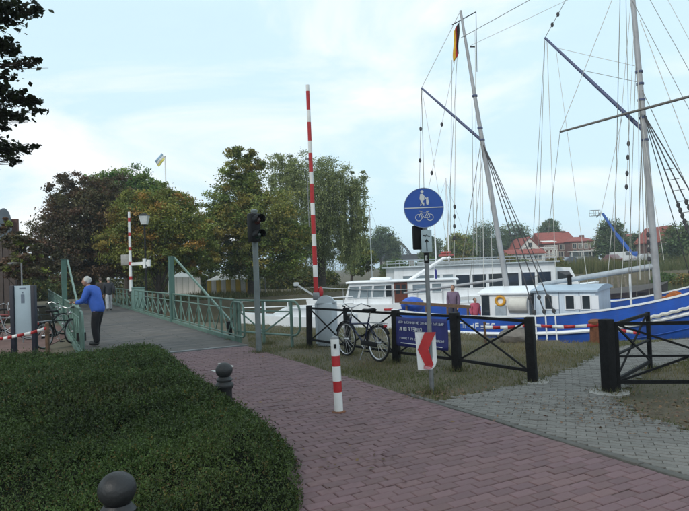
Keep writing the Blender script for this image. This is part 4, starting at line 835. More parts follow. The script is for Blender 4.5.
def tape(pts, label, wd=.07, nseg=26, seed=1):
    rd = random.Random(seed); root_p = pts[0]; P_ = []
    for i in range(len(pts)-1):
        for j in range(nseg): t = j/nseg; P_.append(pts[i].lerp(pts[i+1], t)+Z3*(-.08*math.sin(math.pi*t)*(pts[i+1]-pts[i]).length/3))
    P_.append(pts[-1]); rt = thing('barrier_tape', Vector((pts[0].x, pts[0].y, min(p.z for p in P_)-.04)), label, 'tape')
    per = 3
    for k in range(0, len(P_)-1, per):
        seg = P_[k:k+per+1]; m_ = MB(); tw = [Vector((0, .3*math.sin(k+i_), 1)).normalized()*wd/2 for i_ in range(len(seg))]
        m_.sheet([[p-t for p, t in zip(seg, tw)], [p+t for p, t in zip(seg, tw)]]); o_ = m_.build('red_stripe' if (k//per) % 2 else 'white_stripe', M_RED if (k//per) % 2 else M_WHITE, rt); o_.modifiers.new('t', 'SOLIDIFY').thickness = .002
    return rt
stake = []
tl = [P(-6, 339, 13.3), P(15, 336, 13.3), P(46, 328, 13.5)]; tape(tl, 'red and white tape strung across the information board', seed=2, nseg=14)
for i, (px_, py_, lab) in enumerate(((-6, 339, 'short dark post at the left picture edge holding the tape'), (46, 328, 'short wooden stake holding the tape beside the green railing'))):
    q = P(px_, py_, 13.35 if i == 0 else 13.55); m = MB(); m.box((q.x, q.y+.05, (q.z+.08)/2-.03), (.07, .07, q.z+.14), bev=.006); m.lathe((q.x, q.y+.05, q.z+.1), [(.05, -.03), (.045, .0), (.005, .03)], 8); o_ = m.build('tape_stake', M_WOOD if i else M_BLACK); setp(o_, lab, 'stake')
rp_ = G(597, 346, -.1); m = MB(); m.lathe((rp_.x, rp_.y, -.15), [(.14, 0), (.13, .35), (.12, .5), (.15, .52), (.155, .57), (.10, .61), (.01, .62)], 14); rb = m.build('mooring_bollard', M_RUST); setp(rb, 'rusty brown mooring bollard at the quay edge beside the blue hull', 'bollard')
q = G(455, 351, 0); tq = Vector((q.x+.9, q.y+1.2, .33)); m = MB(); m.box((tq.x, tq.y+.04, .16), (.05, .05, .5)); m.box((tq.x, tq.y+.04, .42), (.06, .06, .03)); setp(m.build('tape_stake', M_WOOD, smooth=False), 'thin wooden stake on the lawn behind the fence holding the tape', 'stake')
tape([tq, P(530, 325, 13.2), Vector((rp_.x-.0, rp_.y-.15, .36)), P(640, 333, 12.6)], 'red and white tape stretched along the quay in front of the blue hull', seed=4, nseg=18)
q = G(517, 340, 0); m = MB(); m.ball((q.x, q.y, .08), .42, .26, .2, n=18)
for k in range(len(m.v)): m.v[k] += Vector((random.gauss(0, .015), random.gauss(0, .015), random.gauss(0, .012)))
setp(m.build('boulder', mat('grey_stone', (.19, .17, .15), .9, 0, .3, 5, .6, 20)), 'rounded grey boulder on the bank edge behind the fence', 'stone')

# ================================================================== BICYCLES
def bicycle(M, label, frame_m, group=None, fine=True):
    root = thing('bicycle', M @ Vector((0, 0, 0)), label, 'bicycle', group); W = .335; B = .53
    for s_ in (-1, 1):
        c = (s_*B, 0, W); m = MB(M); m.ring(c, W-.016, .019, (0, 1, 0), 32, 7); wh = m.build('wheel', M_RUBBER, root)
        m = MB(M); m.ring(c, W-.042, .012, (0, 1, 0), 32, 5); m.build('rim', M_CHROME, wh)
        m = MB(M); m.tube([(s_*B, -.05, W), (s_*B, .05, W)], .022, 8); m.build('hub', M_CHROME, wh)
        if fine:
            m = MB(M)
            for i in range(20): t = 6.2832*i/20; m.tube([(s_*B+.02*math.cos(t), .02*(-1)**i, W+.02*math.sin(t)), (s_*B+(W-.04)*math.cos(t+.12), 0, W+(W-.04)*math.sin(t+.12))], .0022, 4, cap=False)
            m.build('spokes', M_CHROME, wh)
        m = MB(M); rr = W+.022; rows = [[(s_*B+rr*math.cos(t), y_, W+rr*math.sin(t)) for t in np.linspace(.35 if s_ > 0 else -.1, 2.7 if s_ > 0 else 2.6, 14)] for y_ in (-.026, .026)]; m.sheet(rows); o_ = m.build('mudguard', M_DARK, root); o_.modifiers.new('t', 'SOLIDIFY').thickness = .003
    bb_ = (-.08, 0, .29); seat = (-.24, 0, .80); head = (.36, 0, .78); headl = (.395, 0, .64)
    m = MB(M)
    for a_, b_ in ((bb_, seat), (bb_, headl), ((-.20, 0, .68), headl), (head, headl)): m.tube([a_, b_], .017, 8)
    for y_ in (-.05, .05): m.tube([bb_, (-B, y_, W)], .01, 6); m.tube([(-.21, 0, .70), (-B, y_, W)], .009, 6)
    m.build('frame', frame_m, root)
    m = MB(M); m.tube([headl, (.42, 0, .58)], .016, 8)
    for y_ in (-.055, .055): m.tube([(.42, y_, .60), (B, y_, W)], .012, 6)
    m.build('fork', M_CHROME, root)
    m = MB(M); m.tube([head, (.34, 0, .96)], .013, 8); m.tube([(.22, -.29, 1.0), (.30, -.2, 1.04), (.36, -.05, .97), (.36, .05, .97), (.30, .2, 1.04), (.22, .29, 1.0)], .011, 8); hb_ = m.build('handlebar', M_CHROME, root)
    m = MB(M); m.tube([(.14, -.3, .985), (.23, -.29, 1.0)], .016, 8); m.tube([(.14, .3, .985), (.23, .29, 1.0)], .016, 8); m.build('grip', M_RUBBER, hb_)
    m = MB(M); m.tube([seat, (-.27, 0, .92)], .013, 8); m.build('seat_post', M_CHROME, root)
    m = MB(M); rows = [[(x_, w_*j/3.0, .955+zz-.03*(abs(j)/3.0)**2) for j in range(-3, 4)] for x_, w_, zz in ((-.02, .018, -.012), (-.08, .025, .0), (-.18, .04, .0), (-.28, .085, .01), (-.36, .09, .02), (-.39, .06, .01))]; m.sheet(rows); o_ = m.build('saddle', M_DARK, root); o_.modifiers.new('t', 'SOLIDIFY').thickness = .05
    m = MB(M); m.ring(bb_, .085, .006, n=20, k=5); m.tube([(-.08, -.04, .29), (-.02, -.06, .13)], .01, 6); m.tube([(-.08, .04, .29), (-.14, .06, .45)], .01, 6); cr = m.build('crankset', M_CHROME, root)
    for p in ((-.02, -.11, .13), (-.14, .11, .45)):
        m = MB(M); m.box(p, (.09, .08, .025)); m.build('pedal', M_DARK, cr, smooth=False)
    m = MB(M); m.box((-.3, .055, .31), (.5, .02, .09), bev=.01); m.build('chain_guard', M_DARK, root)
    m = MB(M); m.bar((-.28, -.05, .70), (-.72, -.06, .70), .012, .012); m.bar((-.28, .05, .70), (-.72, .06, .70), .012, .012)
    for x_ in (-.34, -.45, -.56, -.67): m.bar((x_, -.06, .70), (x_, .06, .70), .01, .01)
    for y_ in (-.06, .06): m.tube([(-.62, y_, .70), (-B, y_, W)], .006, 5)
    m.build('luggage_rack', M_CHROME, root)
    m = MB(M); m.ball((.44, 0, .83), .045, .04, .045, n=12); m.bar((.38, 0, .82), (.43, 0, .83), .015, .015); m.build('headlight', M_CHROME, root)
    m = MB(M); m.box((-.73, 0, .66), (.03, .07, .05), bev=.008); m.build('rear_lamp', M_RED, root)
    m = MB(M); m.tube([(-.16, .04, .28), (-.22, .2, .01)], .008, 6); m.build('kickstand', M_STEEL, root)
    return root
rw, fw = G(378.5, 361.5), None; fd = (FP[0]-FP[2]); fd.z = 0; fd.normalize()
ctr = rw+fd*.53; ang = math.atan2(fd.y, fd.x)
bicycle(Matrix.Translation(ctr) @ Matrix.Rotation(ang, 4, 'Z') @ Matrix.Rotation(R(3), 4, 'X'), 'dark bicycle with bare wheels leaning against the black fence', mat('dark_blue_frame', (.02, .025, .07), .35, .3))
for i, (px_, d_, az, cl_, lab) in enumerate(((8, 17.5, 20, (.3, .32, .34), 'silver bicycle left of the information board'), (46, 18.6, 55, (.03, .04, .04), 'black bicycle right of the information board, behind the railing'), (58, 15.6, 75, (.02, .03, .03), 'dark bicycle seen end on against the green railing'), (-4, 19.5, 10, (.2, .03, .03), 'red bicycle at the left picture edge behind the silver one'))):
    q = P(px_, 300, d_); bicycle(Matrix.Translation((q.x, q.y, 0)) @ Matrix.Rotation(R(az), 4, 'Z'), lab, mat('frame_paint_%d' % i, cl_, .4, .3), 'bicycles parked on the left square', fine=False)

# ================================================================== PEOPLE
def skinmesh(name, chains, M, mt, parent, sub=2, extra=None):
    """chains: lists of (x,y,z,radius); first chain starts at the root"""
    vs_, es_, rs_ = [], [], []
    key = {}
    def vid(p):
        k = tuple(round(c, 4) for c in p[:3])
        if k not in key: key[k] = len(vs_); vs_.append(p[:3]); rs_.append(p[3])
        return key[k]
    for ch in chains:
        ids = [vid(p) for p in ch]
        for a_, b_ in zip(ids, ids[1:]):
            if a_ != b_: es_.append((a_, b_))
    me = bpy.data.meshes.new('tmp'); me.from_pydata(vs_, es_, []); ob = bpy.data.objects.new('tmp', me); col.objects.link(ob)
    ob.modifiers.new('s', 'SKIN'); sl = me.skin_vertices[0].data
    for i, r_ in enumerate(rs_): sl[i].radius = (r_, r_) if not isinstance(r_, tuple) else r_
    sl[0].use_root = True
    if sub: ob.modifiers.new('sub', 'SUBSURF').levels = sub; ob.modifiers['sub'].render_levels = sub
    dg = bpy.context.evaluated_depsgraph_get(); me2 = bpy.data.meshes.new_from_object(ob.evaluated_get(dg)); bpy.data.objects.remove(ob)
    if extra:
        bm_ = bmesh.new(); bm_.from_mesh(me2); tm = bpy.data.meshes.new('t'); tm.from_pydata([tuple(v) for v in extra.v], [], extra.f); bm_.from_mesh(tm); bm_.to_mesh(me2); bm_.free()
    me2.transform(M); me2.polygons.foreach_set('use_smooth', [True]*len(me2.polygons)); me2.materials.clear(); me2.name = name
    return link_mesh(name, me2, mt, parent)
def person(M, label, J, cj, ct, hair, shoe=(.02, .02, .02), sub=2, jacket_long=0.0):
    """J: joints (x right, y forward, z up); trunk, arms, legs; cj jacket colour, ct trouser colour"""
    root = thing('person', M @ Vector((0, 0, 0)), label, 'person')
    pe, ch, nk, hd = J['pelvis'], J['chest'], J['neck'], J['head']
    V_ = lambda p, r_: (*p, r_); mid = tuple((a_+b_)/2 for a_, b_ in zip(pe, ch))
    ex = MB()
    ex.ball(hd, .076, .098, .118, n=18); ex.ball((hd[0], hd[1]+.1, hd[2]-.015), .016, .024, .026, n=8)
    for s_ in (-1, 1): ex.ball((hd[0]+s_*.077, hd[1]-.005, hd[2]-.01), .012, .024, .032, n=8); ex.ball((hd[0]+s_*.03, hd[1]+.088, hd[2]+.012), .013, .01, .009, n=8)
    ex.ball((hd[0], hd[1]+.085, hd[2]-.06), .026, .014, .009, n=8)
    ch_b = [[V_(pe, .11), V_(mid, .11), V_(ch, .12), V_(nk, .055), (hd[0], hd[1]-.01, hd[2]-.06, .055)]]
    arms, legs = [], []
    for s_ in ('l', 'r'):
        sh, el, wr, ha = (J[k_+s_] for k_ in ('sh', 'el', 'wr', 'ha')); arms.append((sh, el, wr)); ch_b.append([V_(ch, .12), V_(sh, .06), V_(el, .043), V_(wr, .03), V_(ha, .035)])
        hp_, kn, an_, to = (J[k_+s_] for k_ in ('hp', 'kn', 'an', 'to')); legs.append((hp_, kn, an_)); ch_b.append([V_(pe, .11), V_(hp_, .085), V_(kn, .055), V_(an_, .04), V_(to, .035)])
        f0 = Vector(ha); fdv = (Vector(ha)-Vector(wr)).normalized(); sd_ = fdv.cross(Vector((0.2, 0.1, 1))).normalized(); dn = fdv.cross(sd_)
        for i, (o_, ln_) in enumerate(((-.03, .065), (-.01, .08), (.012, .075), (.032, .06))): b1 = f0+sd_*o_+fdv*.02; ex.tube([b1, b1+fdv*ln_*.5, b1+fdv*ln_*.75-Z3*.025, b1+fdv*ln_*.8-Z3*.05], [.011, .010, .009, .006], 6)
        ex.tube([f0-sd_*.03-fdv*.02, f0-sd_*.06+fdv*.015, f0-sd_*.06+fdv*.045-Z3*.015], [.013, .011, .007], 6)
    skinmesh('body', ch_b, M, M_SKIN, root, sub, ex)
    hs_ = str(sum(ord(c_)*(i_+1) for i_, c_ in enumerate(label))); mj = mat('jacket_'+hs_, cj, .8, 0, .15, 8, .3, 30); mtt = mat('trousers_'+hs_, ct, .85, 0, .2, 8, .3, 30)
    jc = [[(pe[0], pe[1]-.01, pe[2]-.14, .17), V_(pe, .185), V_(mid, .185), V_(ch, .185), (nk[0], nk[1], nk[2]+.0, .085)]]
    for sh, el, wr in arms: jc.append([V_(ch, .185), V_(sh, .105), V_(el, .08), V_(wr, .058)])
    skinmesh('jacket', jc, M, mj, root, sub)
    tc_ = [[V_((pe[0], pe[1], pe[2]+.10), .15), V_((pe[0], pe[1], pe[2]-.06), .15)]]
    for hp_, kn, an_ in legs: tc_.append([V_((pe[0], pe[1], pe[2]-.06), .15), V_(hp_, .12), V_(kn, .092), V_((an_[0], an_[1], an_[2]-.02), .078)])
    skinmesh('trousers', tc_, M, mtt, root, sub)
    hm = MB(M); hm.ball((hd[0], hd[1]-.034, hd[2]+.036), .086, .092, .096, n=18)
    for k in range(len(hm.v)): hm.v[k] += Vector((random.gauss(0, .007), random.gauss(0, .007), random.gauss(0, .007)))
    hm.build('hair', mat('hair_'+hs_, hair, .8, 0, .2, 30), root)
    for s_ in ('l', 'r'):
        an_, to = J['an'+s_], J['to'+s_]; m = MB(M); a_ = Vector(an_); t_ = Vector(to); m.ball((a_+(t_-a_)*.55)+Z3*-.0, .052, .14, .05, n=12); m.build('shoe', mat('shoe_leather', shoe, .5), root)
    return root
def base_joints(sl=.18, st=.0, lean=0.0, hands=None):
    J = dict(pelvis=(0, 0, .94), chest=(0, lean*.35, 1.34), neck=(0, lean*.5, 1.49), head=(0, lean*.5+.03, 1.63))
    for s_, x_ in (('l', -1), ('r', 1)):
        f_ = st*x_
        J.update({'sh'+s_: (x_*.19, lean*.4, 1.40), 'el'+s_: (x_*.25, lean*.35-.04-f_*.5, 1.12), 'wr'+s_: (x_*.24, lean*.4+.06-f_*.6, .88), 'ha'+s_: (x_*.235, lean*.4+.09-f_*.6, .81),
                  'hp'+s_: (x_*.09, f_*.1, .88), 'kn'+s_: (x_*.095, f_*.5+.03, .48), 'an'+s_: (x_*.1, f_, .09), 'to'+s_: (x_*.11, f_+.14, .05)})
    return J
# man in blue at the bridge end, leaning forward with a hand on the railing
J = base_joints(lean=.45, st=.06)
J['pelvis'] = (0, -.05, .93); J['chest'] = (0, .10, 1.32); J['neck'] = (0, .17, 1.47); J['head'] = (0, .245, 1.59)
for s_, x_ in (('l', -1), ('r', 1)):
    J['sh'+s_] = (x_*.18, .11, 1.38); J['el'+s_] = (x_*.22, .20, 1.12); J['wr'+s_] = (x_*.16, .44, 1.08); J['ha'+s_] = (x_*.15, .52, 1.09); J['hp'+s_] = (x_*.09, -.05, .87)
mp_ = P(96.5, 320, 15.3); mp_.z = 0
person(Matrix.Translation((mp_.x, mp_.y, .012)) @ Matrix.Rotation(R(82), 4, 'Z') @ Matrix.Scale(1.03, 4), 'white haired person in bright blue jacket leaning on the green bridge railing', J, (.035, .11, .46), (.006, .006, .009), (.5, .5, .48))
q = P(109, 300, 31.5); person(Matrix.Translation((q.x, q.y, .012)) @ Matrix.Rotation(R(28), 4, 'Z') @ Matrix.Scale(.99, 4), 'person in dark jacket and white trousers walking away over the bridge', base_joints(st=.16), (.022, .024, .032), (.5, .5, .52), (.5, .48, .42))
q = P(101, 300, 32.2); person(Matrix.Translation((q.x, q.y, .012)) @ Matrix.Rotation(R(28), 4, 'Z') @ Matrix.Scale(1.0, 4), 'person in dark brown clothes walking beside the white trousers on the bridge', base_joints(st=-.14), (.035, .025, .022), (.02, .02, .025), (.08, .06, .05))

# ================================================================== BLUE KETCH
SXD = Vector((.85, -.53, 0)).normalized(); SYD = Vector((-SXD.y, SXD.x, 0)); SO = Vector((4.4, 21.6, 0))
SM = Matrix(((SXD.x, SYD.x, 0, SO.x), (SXD.y, SYD.y, 0, SO.y), (0, 0, 1, 0), (0, 0, 0, 1)))
def S(x_, y_, z_): return SM @ Vector((x_, y_, z_))
def half_beam(t):
    if t < 1.5: return 2.45*(1-((1.5-t)/4.6)**2.2*.62)
    if t < 7.5: return 2.45
    return 2.45*max(0.0, 1-((t-7.5)/6.3)**2.1)
def sheer(t):
    q_ = min(t, 8.0); return .04+.0064*max(0, q_-1.0)**2.6+(.36*(t-8)-.022*(t-8)**2 if t > 8 else 0)+.02*max(0, 1-t)**1.5
ship = thing('sailing_ship', S(5, 0, WATER_Z), 'blue hulled two masted sailing ship with pale blue deckhouse moored at the bank', 'ship')
TS = list(np.linspace(-2.4, 13.75, 46))
sec = [(1.0, 0.0), (.995, -.3), (.98, -.62), (.94, -1.0), (.84, -1.4), (.55, -1.9)]
hm_ = MB(SM); rows_n, rows_f = [], []
for t in TS:
    hb_ = max(half_beam(t), .03); zt = sheer(t); rk = lambda f_, dz: t+(.16*dz*max(0, (t-8)/5.5)**1.5 if t > 8 else (-.18*dz*((1-t)/3.4)**1.5 if t < 1 else 0))
    rows_n.append([(rk(f_, dz), -hb_*f_, zt+dz if dz > -.7 else max(zt+dz, WATER_Z-.6)) for f_, dz in sec])
    rows_f.append([(rk(f_, dz), hb_*f_, zt+dz if dz > -.7 else max(zt+dz, WATER_Z-.6)) for f_, dz in sec])
hm_.sheet(rows_n); hm_.sheet(rows_f); hm_.sheet([[r_ for r_ in rows_n[0]], [r_ for r_ in rows_f[0]]])
# inner bulwark
for sg in (-1, 1): hm_.sheet([[(t, sg*max(half_beam(t)-.09, .01), sheer(t)) for t in TS], [(t, sg*max(half_beam(t)-.09, .01), sheer(t)-.62) for t in TS]])
hull = hm_.build('hull', M_BLUEH, ship)
dm = MB(SM); dm.sheet([[(t, s_*max(half_beam(t)-.05, .02), sheer(t)-.55+.06*(1-s_*s_)) for s_ in (-1, -.5, 0, .5, 1)] for t in TS]); dm.build('deck', M_DECK, ship)
for sg, nm in ((-1, 'cap_rail'), (1, 'cap_rail')):
    m = MB(SM); q = []
    m.sheet([[(t, sg*max(half_beam(t)+.025, .02), sheer(t)+.0) for t in TS], [(t, sg*max(half_beam(t)+.025, .02), sheer(t)+.05) for t in TS], [(t, sg*max(half_beam(t)-.115, .0), sheer(t)+.05) for t in TS], [(t, sg*max(half_beam(t)-.115, .0), sheer(t)+.0) for t in TS]]); m.build(nm, M_BOATW, ship)
    m = MB(SM); m.tube([(t, sg*(half_beam(t)*.985+.03), sheer(t)-.5) for t in TS if t < 13.2], .055, 8); m.build('rubbing_strake', M_BOATW, ship)
def lw(p, q, w_, mt, nm, par, M=SM): m_ = MB(M); m_.bar(p, q, w_, w_); return m_.build(nm, mt, par, smooth=False)
for dz_ in (-.17, -.34, -.7, -.88): m = MB(SM); m.tube([(t, -(half_beam(t)*(.992 if dz_ > -.5 else .965)+.004), sheer(t)+dz_) for t in TS if t < 13], .011, 5); m.build('plank_seam', M_BLUEH, hull)
# a rope fender hanging along the side near the bow
m = MB(SM); fp = [(t, -half_beam(t)-.10, sheer(t)-.36+.04*(t-6.5)) for t in np.linspace(5.9, 9.5, 60)]; m.tube([(a_, b_+.015*math.sin(i*1.7), c_+.015*math.cos(i*1.7)) for i, (a_, b_, c_) in enumerate(fp)], .05, 7); m.build('rope_fender', M_ROPEW, ship)
# deckhouse
def house(t0, t1, y0, y1, z1, mt, nm, crown=.12, over=.08, zoff=-.55):
    m_ = MB(SM); zb = sheer((t0+t1)/2)+zoff; m_.box(((t0+t1)/2, (y0+y1)/2, (zb+z1)/2), (t1-t0, y1-y0, z1-zb)); h_ = m_.build(nm, mt, ship, smooth=False)
    m_ = MB(SM); m_.sheet([[(x_, y0-over+(y1-y0+2*over)*j/8, z1+.012+crown*(1-((j-4)/4)**2)) for j in range(9)] for x_ in (t0-over, t1+over)]); m_.sheet([[(x_, y0-over+(y1-y0+2*over)*j/8, z1-.04) for j in range(9)] for x_ in (t0-over, t1+over)])
    for x_ in (t0-over, t1+over): m_.sheet([[(x_, y0-over+(y1-y0+2*over)*j/8, z1+.012+crown*(1-((j-4)/4)**2)) for j in range(9)], [(x_, y0-over+(y1-y0+2*over)*j/8, z1-.04) for j in range(9)]])
    for y_ in (y0-over, y1+over): m_.sheet([[(t0-over, y_, z1+.012), (t1+over, y_, z1+.012)], [(t0-over, y_, z1-.04), (t1+over, y_, z1-.04)]])
    m_.build('roof', mat('pale_roof', (.40, .50, .60), .5, 0, .1, 2, dirt=.2) if mt is M_PALE else M_BOATW, h_)
    return h_
dh = house(2.70, 4.52, -1.5, 1.3, .80, M_PALE, 'deckhouse')
for tx in (3.15, 3.78, 4.24):
    if tx == 3.15: wq = .10
    else: wq = .12
    m = MB(SM); m.box((tx, -1.505, .44), (wq*2, .03, .40)); wf = m.build('window', M_GLASS, dh, smooth=False)
    m = MB(SM); m.box((tx+wq*2+.02, -1.52, .44), (wq*1.7, .02, .42)); m.build('shutter', M_BOATW, wf, smooth=False)
    m = MB(SM)
    for s_ in (-1, 1): m.box((tx+s_*(wq+.015), -1.51, .44), (.03, .04, .45)); m.box((tx, -1.511, .44+s_*.215), (wq*2+.06, .04, .03))
    m.build('window_frame', M_BOATW, wf, smooth=False)
for tx in (2.74, 3.46, 4.05):
    m = MB(SM); m.box((tx, -1.508, .25), (.02, .016, 1.05)); m.build('panel_strip', mat('grey_strip', (.2, .25, .32), .6), dh, smooth=False)
m = MB(SM); m.tube([(3.55, -.3, .85), (3.55, -.3, 1.18)], .07, 10); m.lathe((3.55, -.3, 1.18), [(.1, 0), (.1, .06), (.03, .1)], 10); m.build('stove_pipe', M_DARK, dh)
wh = house(.95, 2.52, -1.45, 1.2, .74, M_BOATW, 'wheelhouse', crown=.16)
m = MB(SM); m.box((1.12, -1.46, .28), (.26, .03, .78)); m.build('door', M_GLASS, wh, smooth=False)
m = MB(SM); m.ring((1.62, -1.49, .50), .14, .045, (0, 1, 0), 20, 8); m.build('lifebuoy', mat('orange_yellow', (.62, .30, .02), .5), wh)
m = MB(SM); m.box((1.62, -1.47, .1), (.36, .05, .5)); m.build('locker', mat('grey_locker', (.33, .38, .42), .6), wh, smooth=False)
m = MB(SM); m.sheet([[(1.9+.6*i/6, -1.5-.16*math.sin(math.pi*j/5)*.9, .62-.5*j/5) for i in range(7)] for j in range(6)]); o_ = m.build('canvas_dodger', mat('canvas', (.62, .6, .55), .9, 0, .12, 4), wh); o_.modifiers.new('t', 'SOLIDIFY').thickness = .01
# masts
m1b, m1t = S(1.57, 0, -.5), P(460.5, 11, 21.7); m2b, m2t = S(6.08, 0, -.2), P(627, -70, 18.9)
def on(a_, b_, y_px):
    lo, hi = 0.0, 1.0
    for _ in range(40):
        mid = (lo+hi)/2; (lo, hi) = (mid, hi) if pix(a_.lerp(b_, mid))[1] > y_px else (lo, mid)
    return a_.lerp(b_, lo)
m = MB(); m.tube([m1b, m1b.lerp(m1t, .5), m1t], [.10, .085, .045], 14); ms1 = m.build('aft_mast', M_MAST, ship)
m = MB(); m.tube([m2b, m2b.lerp(m2t, .5), m2t], [.115, .095, .06], 14); ms2 = m.build('main_mast', M_MAST, ship)
for y_ in (140, 118, 100, 84, 72):
    c = on(m2b, m2t, y_); m = MB(); m.tube([c-Z3*.03, c+Z3*.03], .115, 12); m.build('mast_band', M_GAFF, ms2)
for y_ in (140, 128, 96): c = on(m1b, m1t, y_); m = MB(); m.tube([c-Z3*.03, c+Z3*.03], .10, 12); m.build('mast_band', M_GAFF, ms1)
def spar(p, q, r0, r1, mt, nm, par=None): m_ = MB(); m_.tube([p, p.lerp(q, .5), q], [r0, (r0+r1)/2*1.08, r1], 10); return m_.build(nm, mt, par or ship)
g1a, g1b = on(m1b, m1t, 141), P(421.5, 88, 22.6); spar(g1a, g1b, .055, .035, M_GAFF, 'gaff')
g2a, g2b = on(m2b, m2t, 131), P(545, 38, 20.8); spar(g2a, g2b, .065, .04, M_GAFF, 'gaff')
spar(P(560, 132, 20.3), P(735, 84, 16.6), .035, .04, mat('wooden_spar', (.13, .12, .11), .6), 'yard')
bm1a, bm1b = on(m1b, m1t, 279), P(404, 293, 22.9); spar(bm1a, bm1b, .055, .04, M_MAST, 'boom')
bm2a, bm2b = on(m2b, m2t, 266), P(538, 285, 20.6); spar(bm2a, bm2b, .10, .07, mat('pale_grey_spar', (.36, .40, .44), .5), 'boom')
# rigging: every line its own part
rgn = [0]
def line(p, q, r_=.011, mt=None, sag=0.0, blocks=()):
    pts = [p.lerp(q, i/6)-Z3*sag*math.sin(math.pi*i/6) for i in range(7)] if sag else [p, q]
    m_ = MB(); m_.tube(pts, r_, 5); o_ = m_.build('rigging_line', mt or M_ROPE, ship)
    for b_ in blocks:
        c = p.lerp(q, b_); k_ = MB(); k_.ball(c, .055, .055, .09, n=8); k_.build('block', M_ROPED, o_)
# aft mast shrouds with deadeyes
for i, tx in enumerate((3.02, 3.32, 3.60)):
    cp = S(tx-.05, -half_beam(tx)-.03, sheer(tx)+.05); hd_ = on(m1b, m1t, 142); ddz = cp.lerp(hd_, .09); line(ddz, hd_, .017, M_ROPED)
    m = MB(); dv = (hd_-cp).normalized()
    for c in (cp.lerp(hd_, .015), cp.lerp(hd_, .085)): m.ball(c, .065, .05, .075, n=10)
    m.tube([cp, ddz], .02, 5); m.build('deadeye', M_ROPED, ship)
    lw((tx-.05, -half_beam(tx)-.035, sheer(tx)+.04), (tx-.03, -half_beam(tx)*.985-.06, sheer(tx)-.85), .035, M_BOATW, 'chain_plate', ship)
for i in range(9):     # ratlines
    f_ = .12+i*.075; a_ = S(2.97, -2.48, .09).lerp(on(m1b, m1t, 142), f_); b_ = S(3.55, -2.48, .13).lerp(on(m1b, m1t, 142), f_); line(a_, b_, .009, M_ROPED)
for i, tx in enumerate((7.45, 7.8, 8.15)):
    cp = S(tx, -half_beam(tx)-.03, sheer(tx)+.05); hd_ = on(m2b, m2t, 112); line(cp, hd_, .019, M_ROPED, blocks=(.02, .08, .3, .33, .36, .39, .42)); lw((tx, -half_beam(tx)-.035, sheer(tx)+.04), (tx, -half_beam(tx)*.985-.06, sheer(tx)-.85), .035, M_BOATW, 'chain_plate', ship)
for i in range(10):
    f_ = .1+i*.06; a_ = S(7.45, -2.48, .7).lerp(on(m2b, m2t, 112), f_); b_ = S(8.15, -2.45, .75).lerp(on(m2b, m2t, 112), f_); line(a_, b_, .009, M_ROPED)
for tx in (5.2, 5.6, 6.9, 7.3): line(S(tx, 2.45, sheer(tx)+.05), on(m2b, m2t, 112), .014, M_ROPED if tx > 6 else M_ROPE)
for tx in (.9, 2.5): line(S(tx, 2.4, sheer(tx)+.05), on(m1b, m1t, 142), .012, M_ROPED)
T1 = lambda y_: on(m1b, m1t, y_); T2 = lambda y_: on(m2b, m2t, y_)
LN = [  # halyards, topping lifts, stays (pixels of their ends in the photo, distances)
    ((460, 12), (421.5, 88), 21.8, 22.6), ((421.5, 88), (419, 205), 22.6, 22.6), ((422, 90), (448, 250), 22.6, 22.2), ((421.5, 88), (424, 190), 22.6, 22.7), ((455, 60), (418, 240), 21.9, 22.8),
    ((452, 60), (450, 262), 21.9, 22.0), ((456, 70), (454, 265), 21.7, 22.0), ((458, 40), (446, 262), 21.7, 22.3), ((475, 30), (477, 255), 21.5, 21.4), ((481, 141), (462, 262), 21.2, 21.8), ((481, 141), (480, 270), 21.2, 21.2), ((483, 150), (470, 280), 21.2, 21.5),
    ((482, 146), (484, 292), 21.2, 21.0), ((472, 100), (474, 290), 21.4, 21.3), ((490, 190), (493, 296), 21, 20.8),
    ((461, 38), (530, 0), 21.6, 20.6), ((470, 46), (568, 0), 21.6, 20.0), ((545, 38), (533, 240), 20.8, 20.9), ((547, 42), (556, 284), 20.8, 20.4), ((545, 38), (537, 284), 20.8, 20.7), ((556, 50), (590, 300), 20.6, 19.6),
    ((545, 38), (566, 0), 20.8, 20.4), ((556, 48), (635, 66), 20.6, 18.8), ((580, 70), (637, 82), 20, 18.8), ((560, 132), (612, 0), 20.3, 19.2), ((560, 132), (548, 236), 20.3, 20.5), ((631, 0), (607, 285), 18.8, 19.4), ((620, 0), (614, 270), 18.9, 19.3),
    ((634, 30), (621, 300), 18.7, 19.0), ((636, 60), (628, 300), 18.7, 18.8), ((638, 70), (640, 280), 18.6, 18.6), ((626, 0), (632, 285), 18.8, 18.7), ((622, 118), (594, 245), 19.1, 19.9), ((640, 100), (645, 285), 18.6, 18.5), ((643, 130), (650, 280), 18.5, 18.4),
    ((632, 0), (700, 130), 18.7, 17.6), ((640, 20), (720, 230), 18.6, 17.2), ((650, 0), (700, 90), 18.4, 17.5), ((668, 0), (700, 60), 18.0, 17.4), ((642, 90), (689, 190), 18.5, 17.5), ((640, 110), (664, 260), 18.5, 18.2)]
for i, (a_, b_, da, db) in enumerate(LN):
    bl = (.35, .62) if i in (1, 4, 21) else ((.42, .47, .53, .58) if i == 28 else ((.7, .75, .8, .86) if i in (34, 6) else ()))
    line(P(*a_, da), P(*b_, db), .0085 if i % 3 else .0115, M_ROPE if i % 2 else M_ROPEW, blocks=bl)
# topmast gear of the aft mast
m = MB(); m.tube([P(452, 25, 21.8), P(476, 12, 21.5)], .018, 6); m.tube([P(476, 12, 21.5), P(477, 72, 21.5)], .012, 6); m.tube([P(470, 47, 21.6), P(475, 47, 21.55)], .025, 6); m.build('spreader', M_ROPED, ms1)
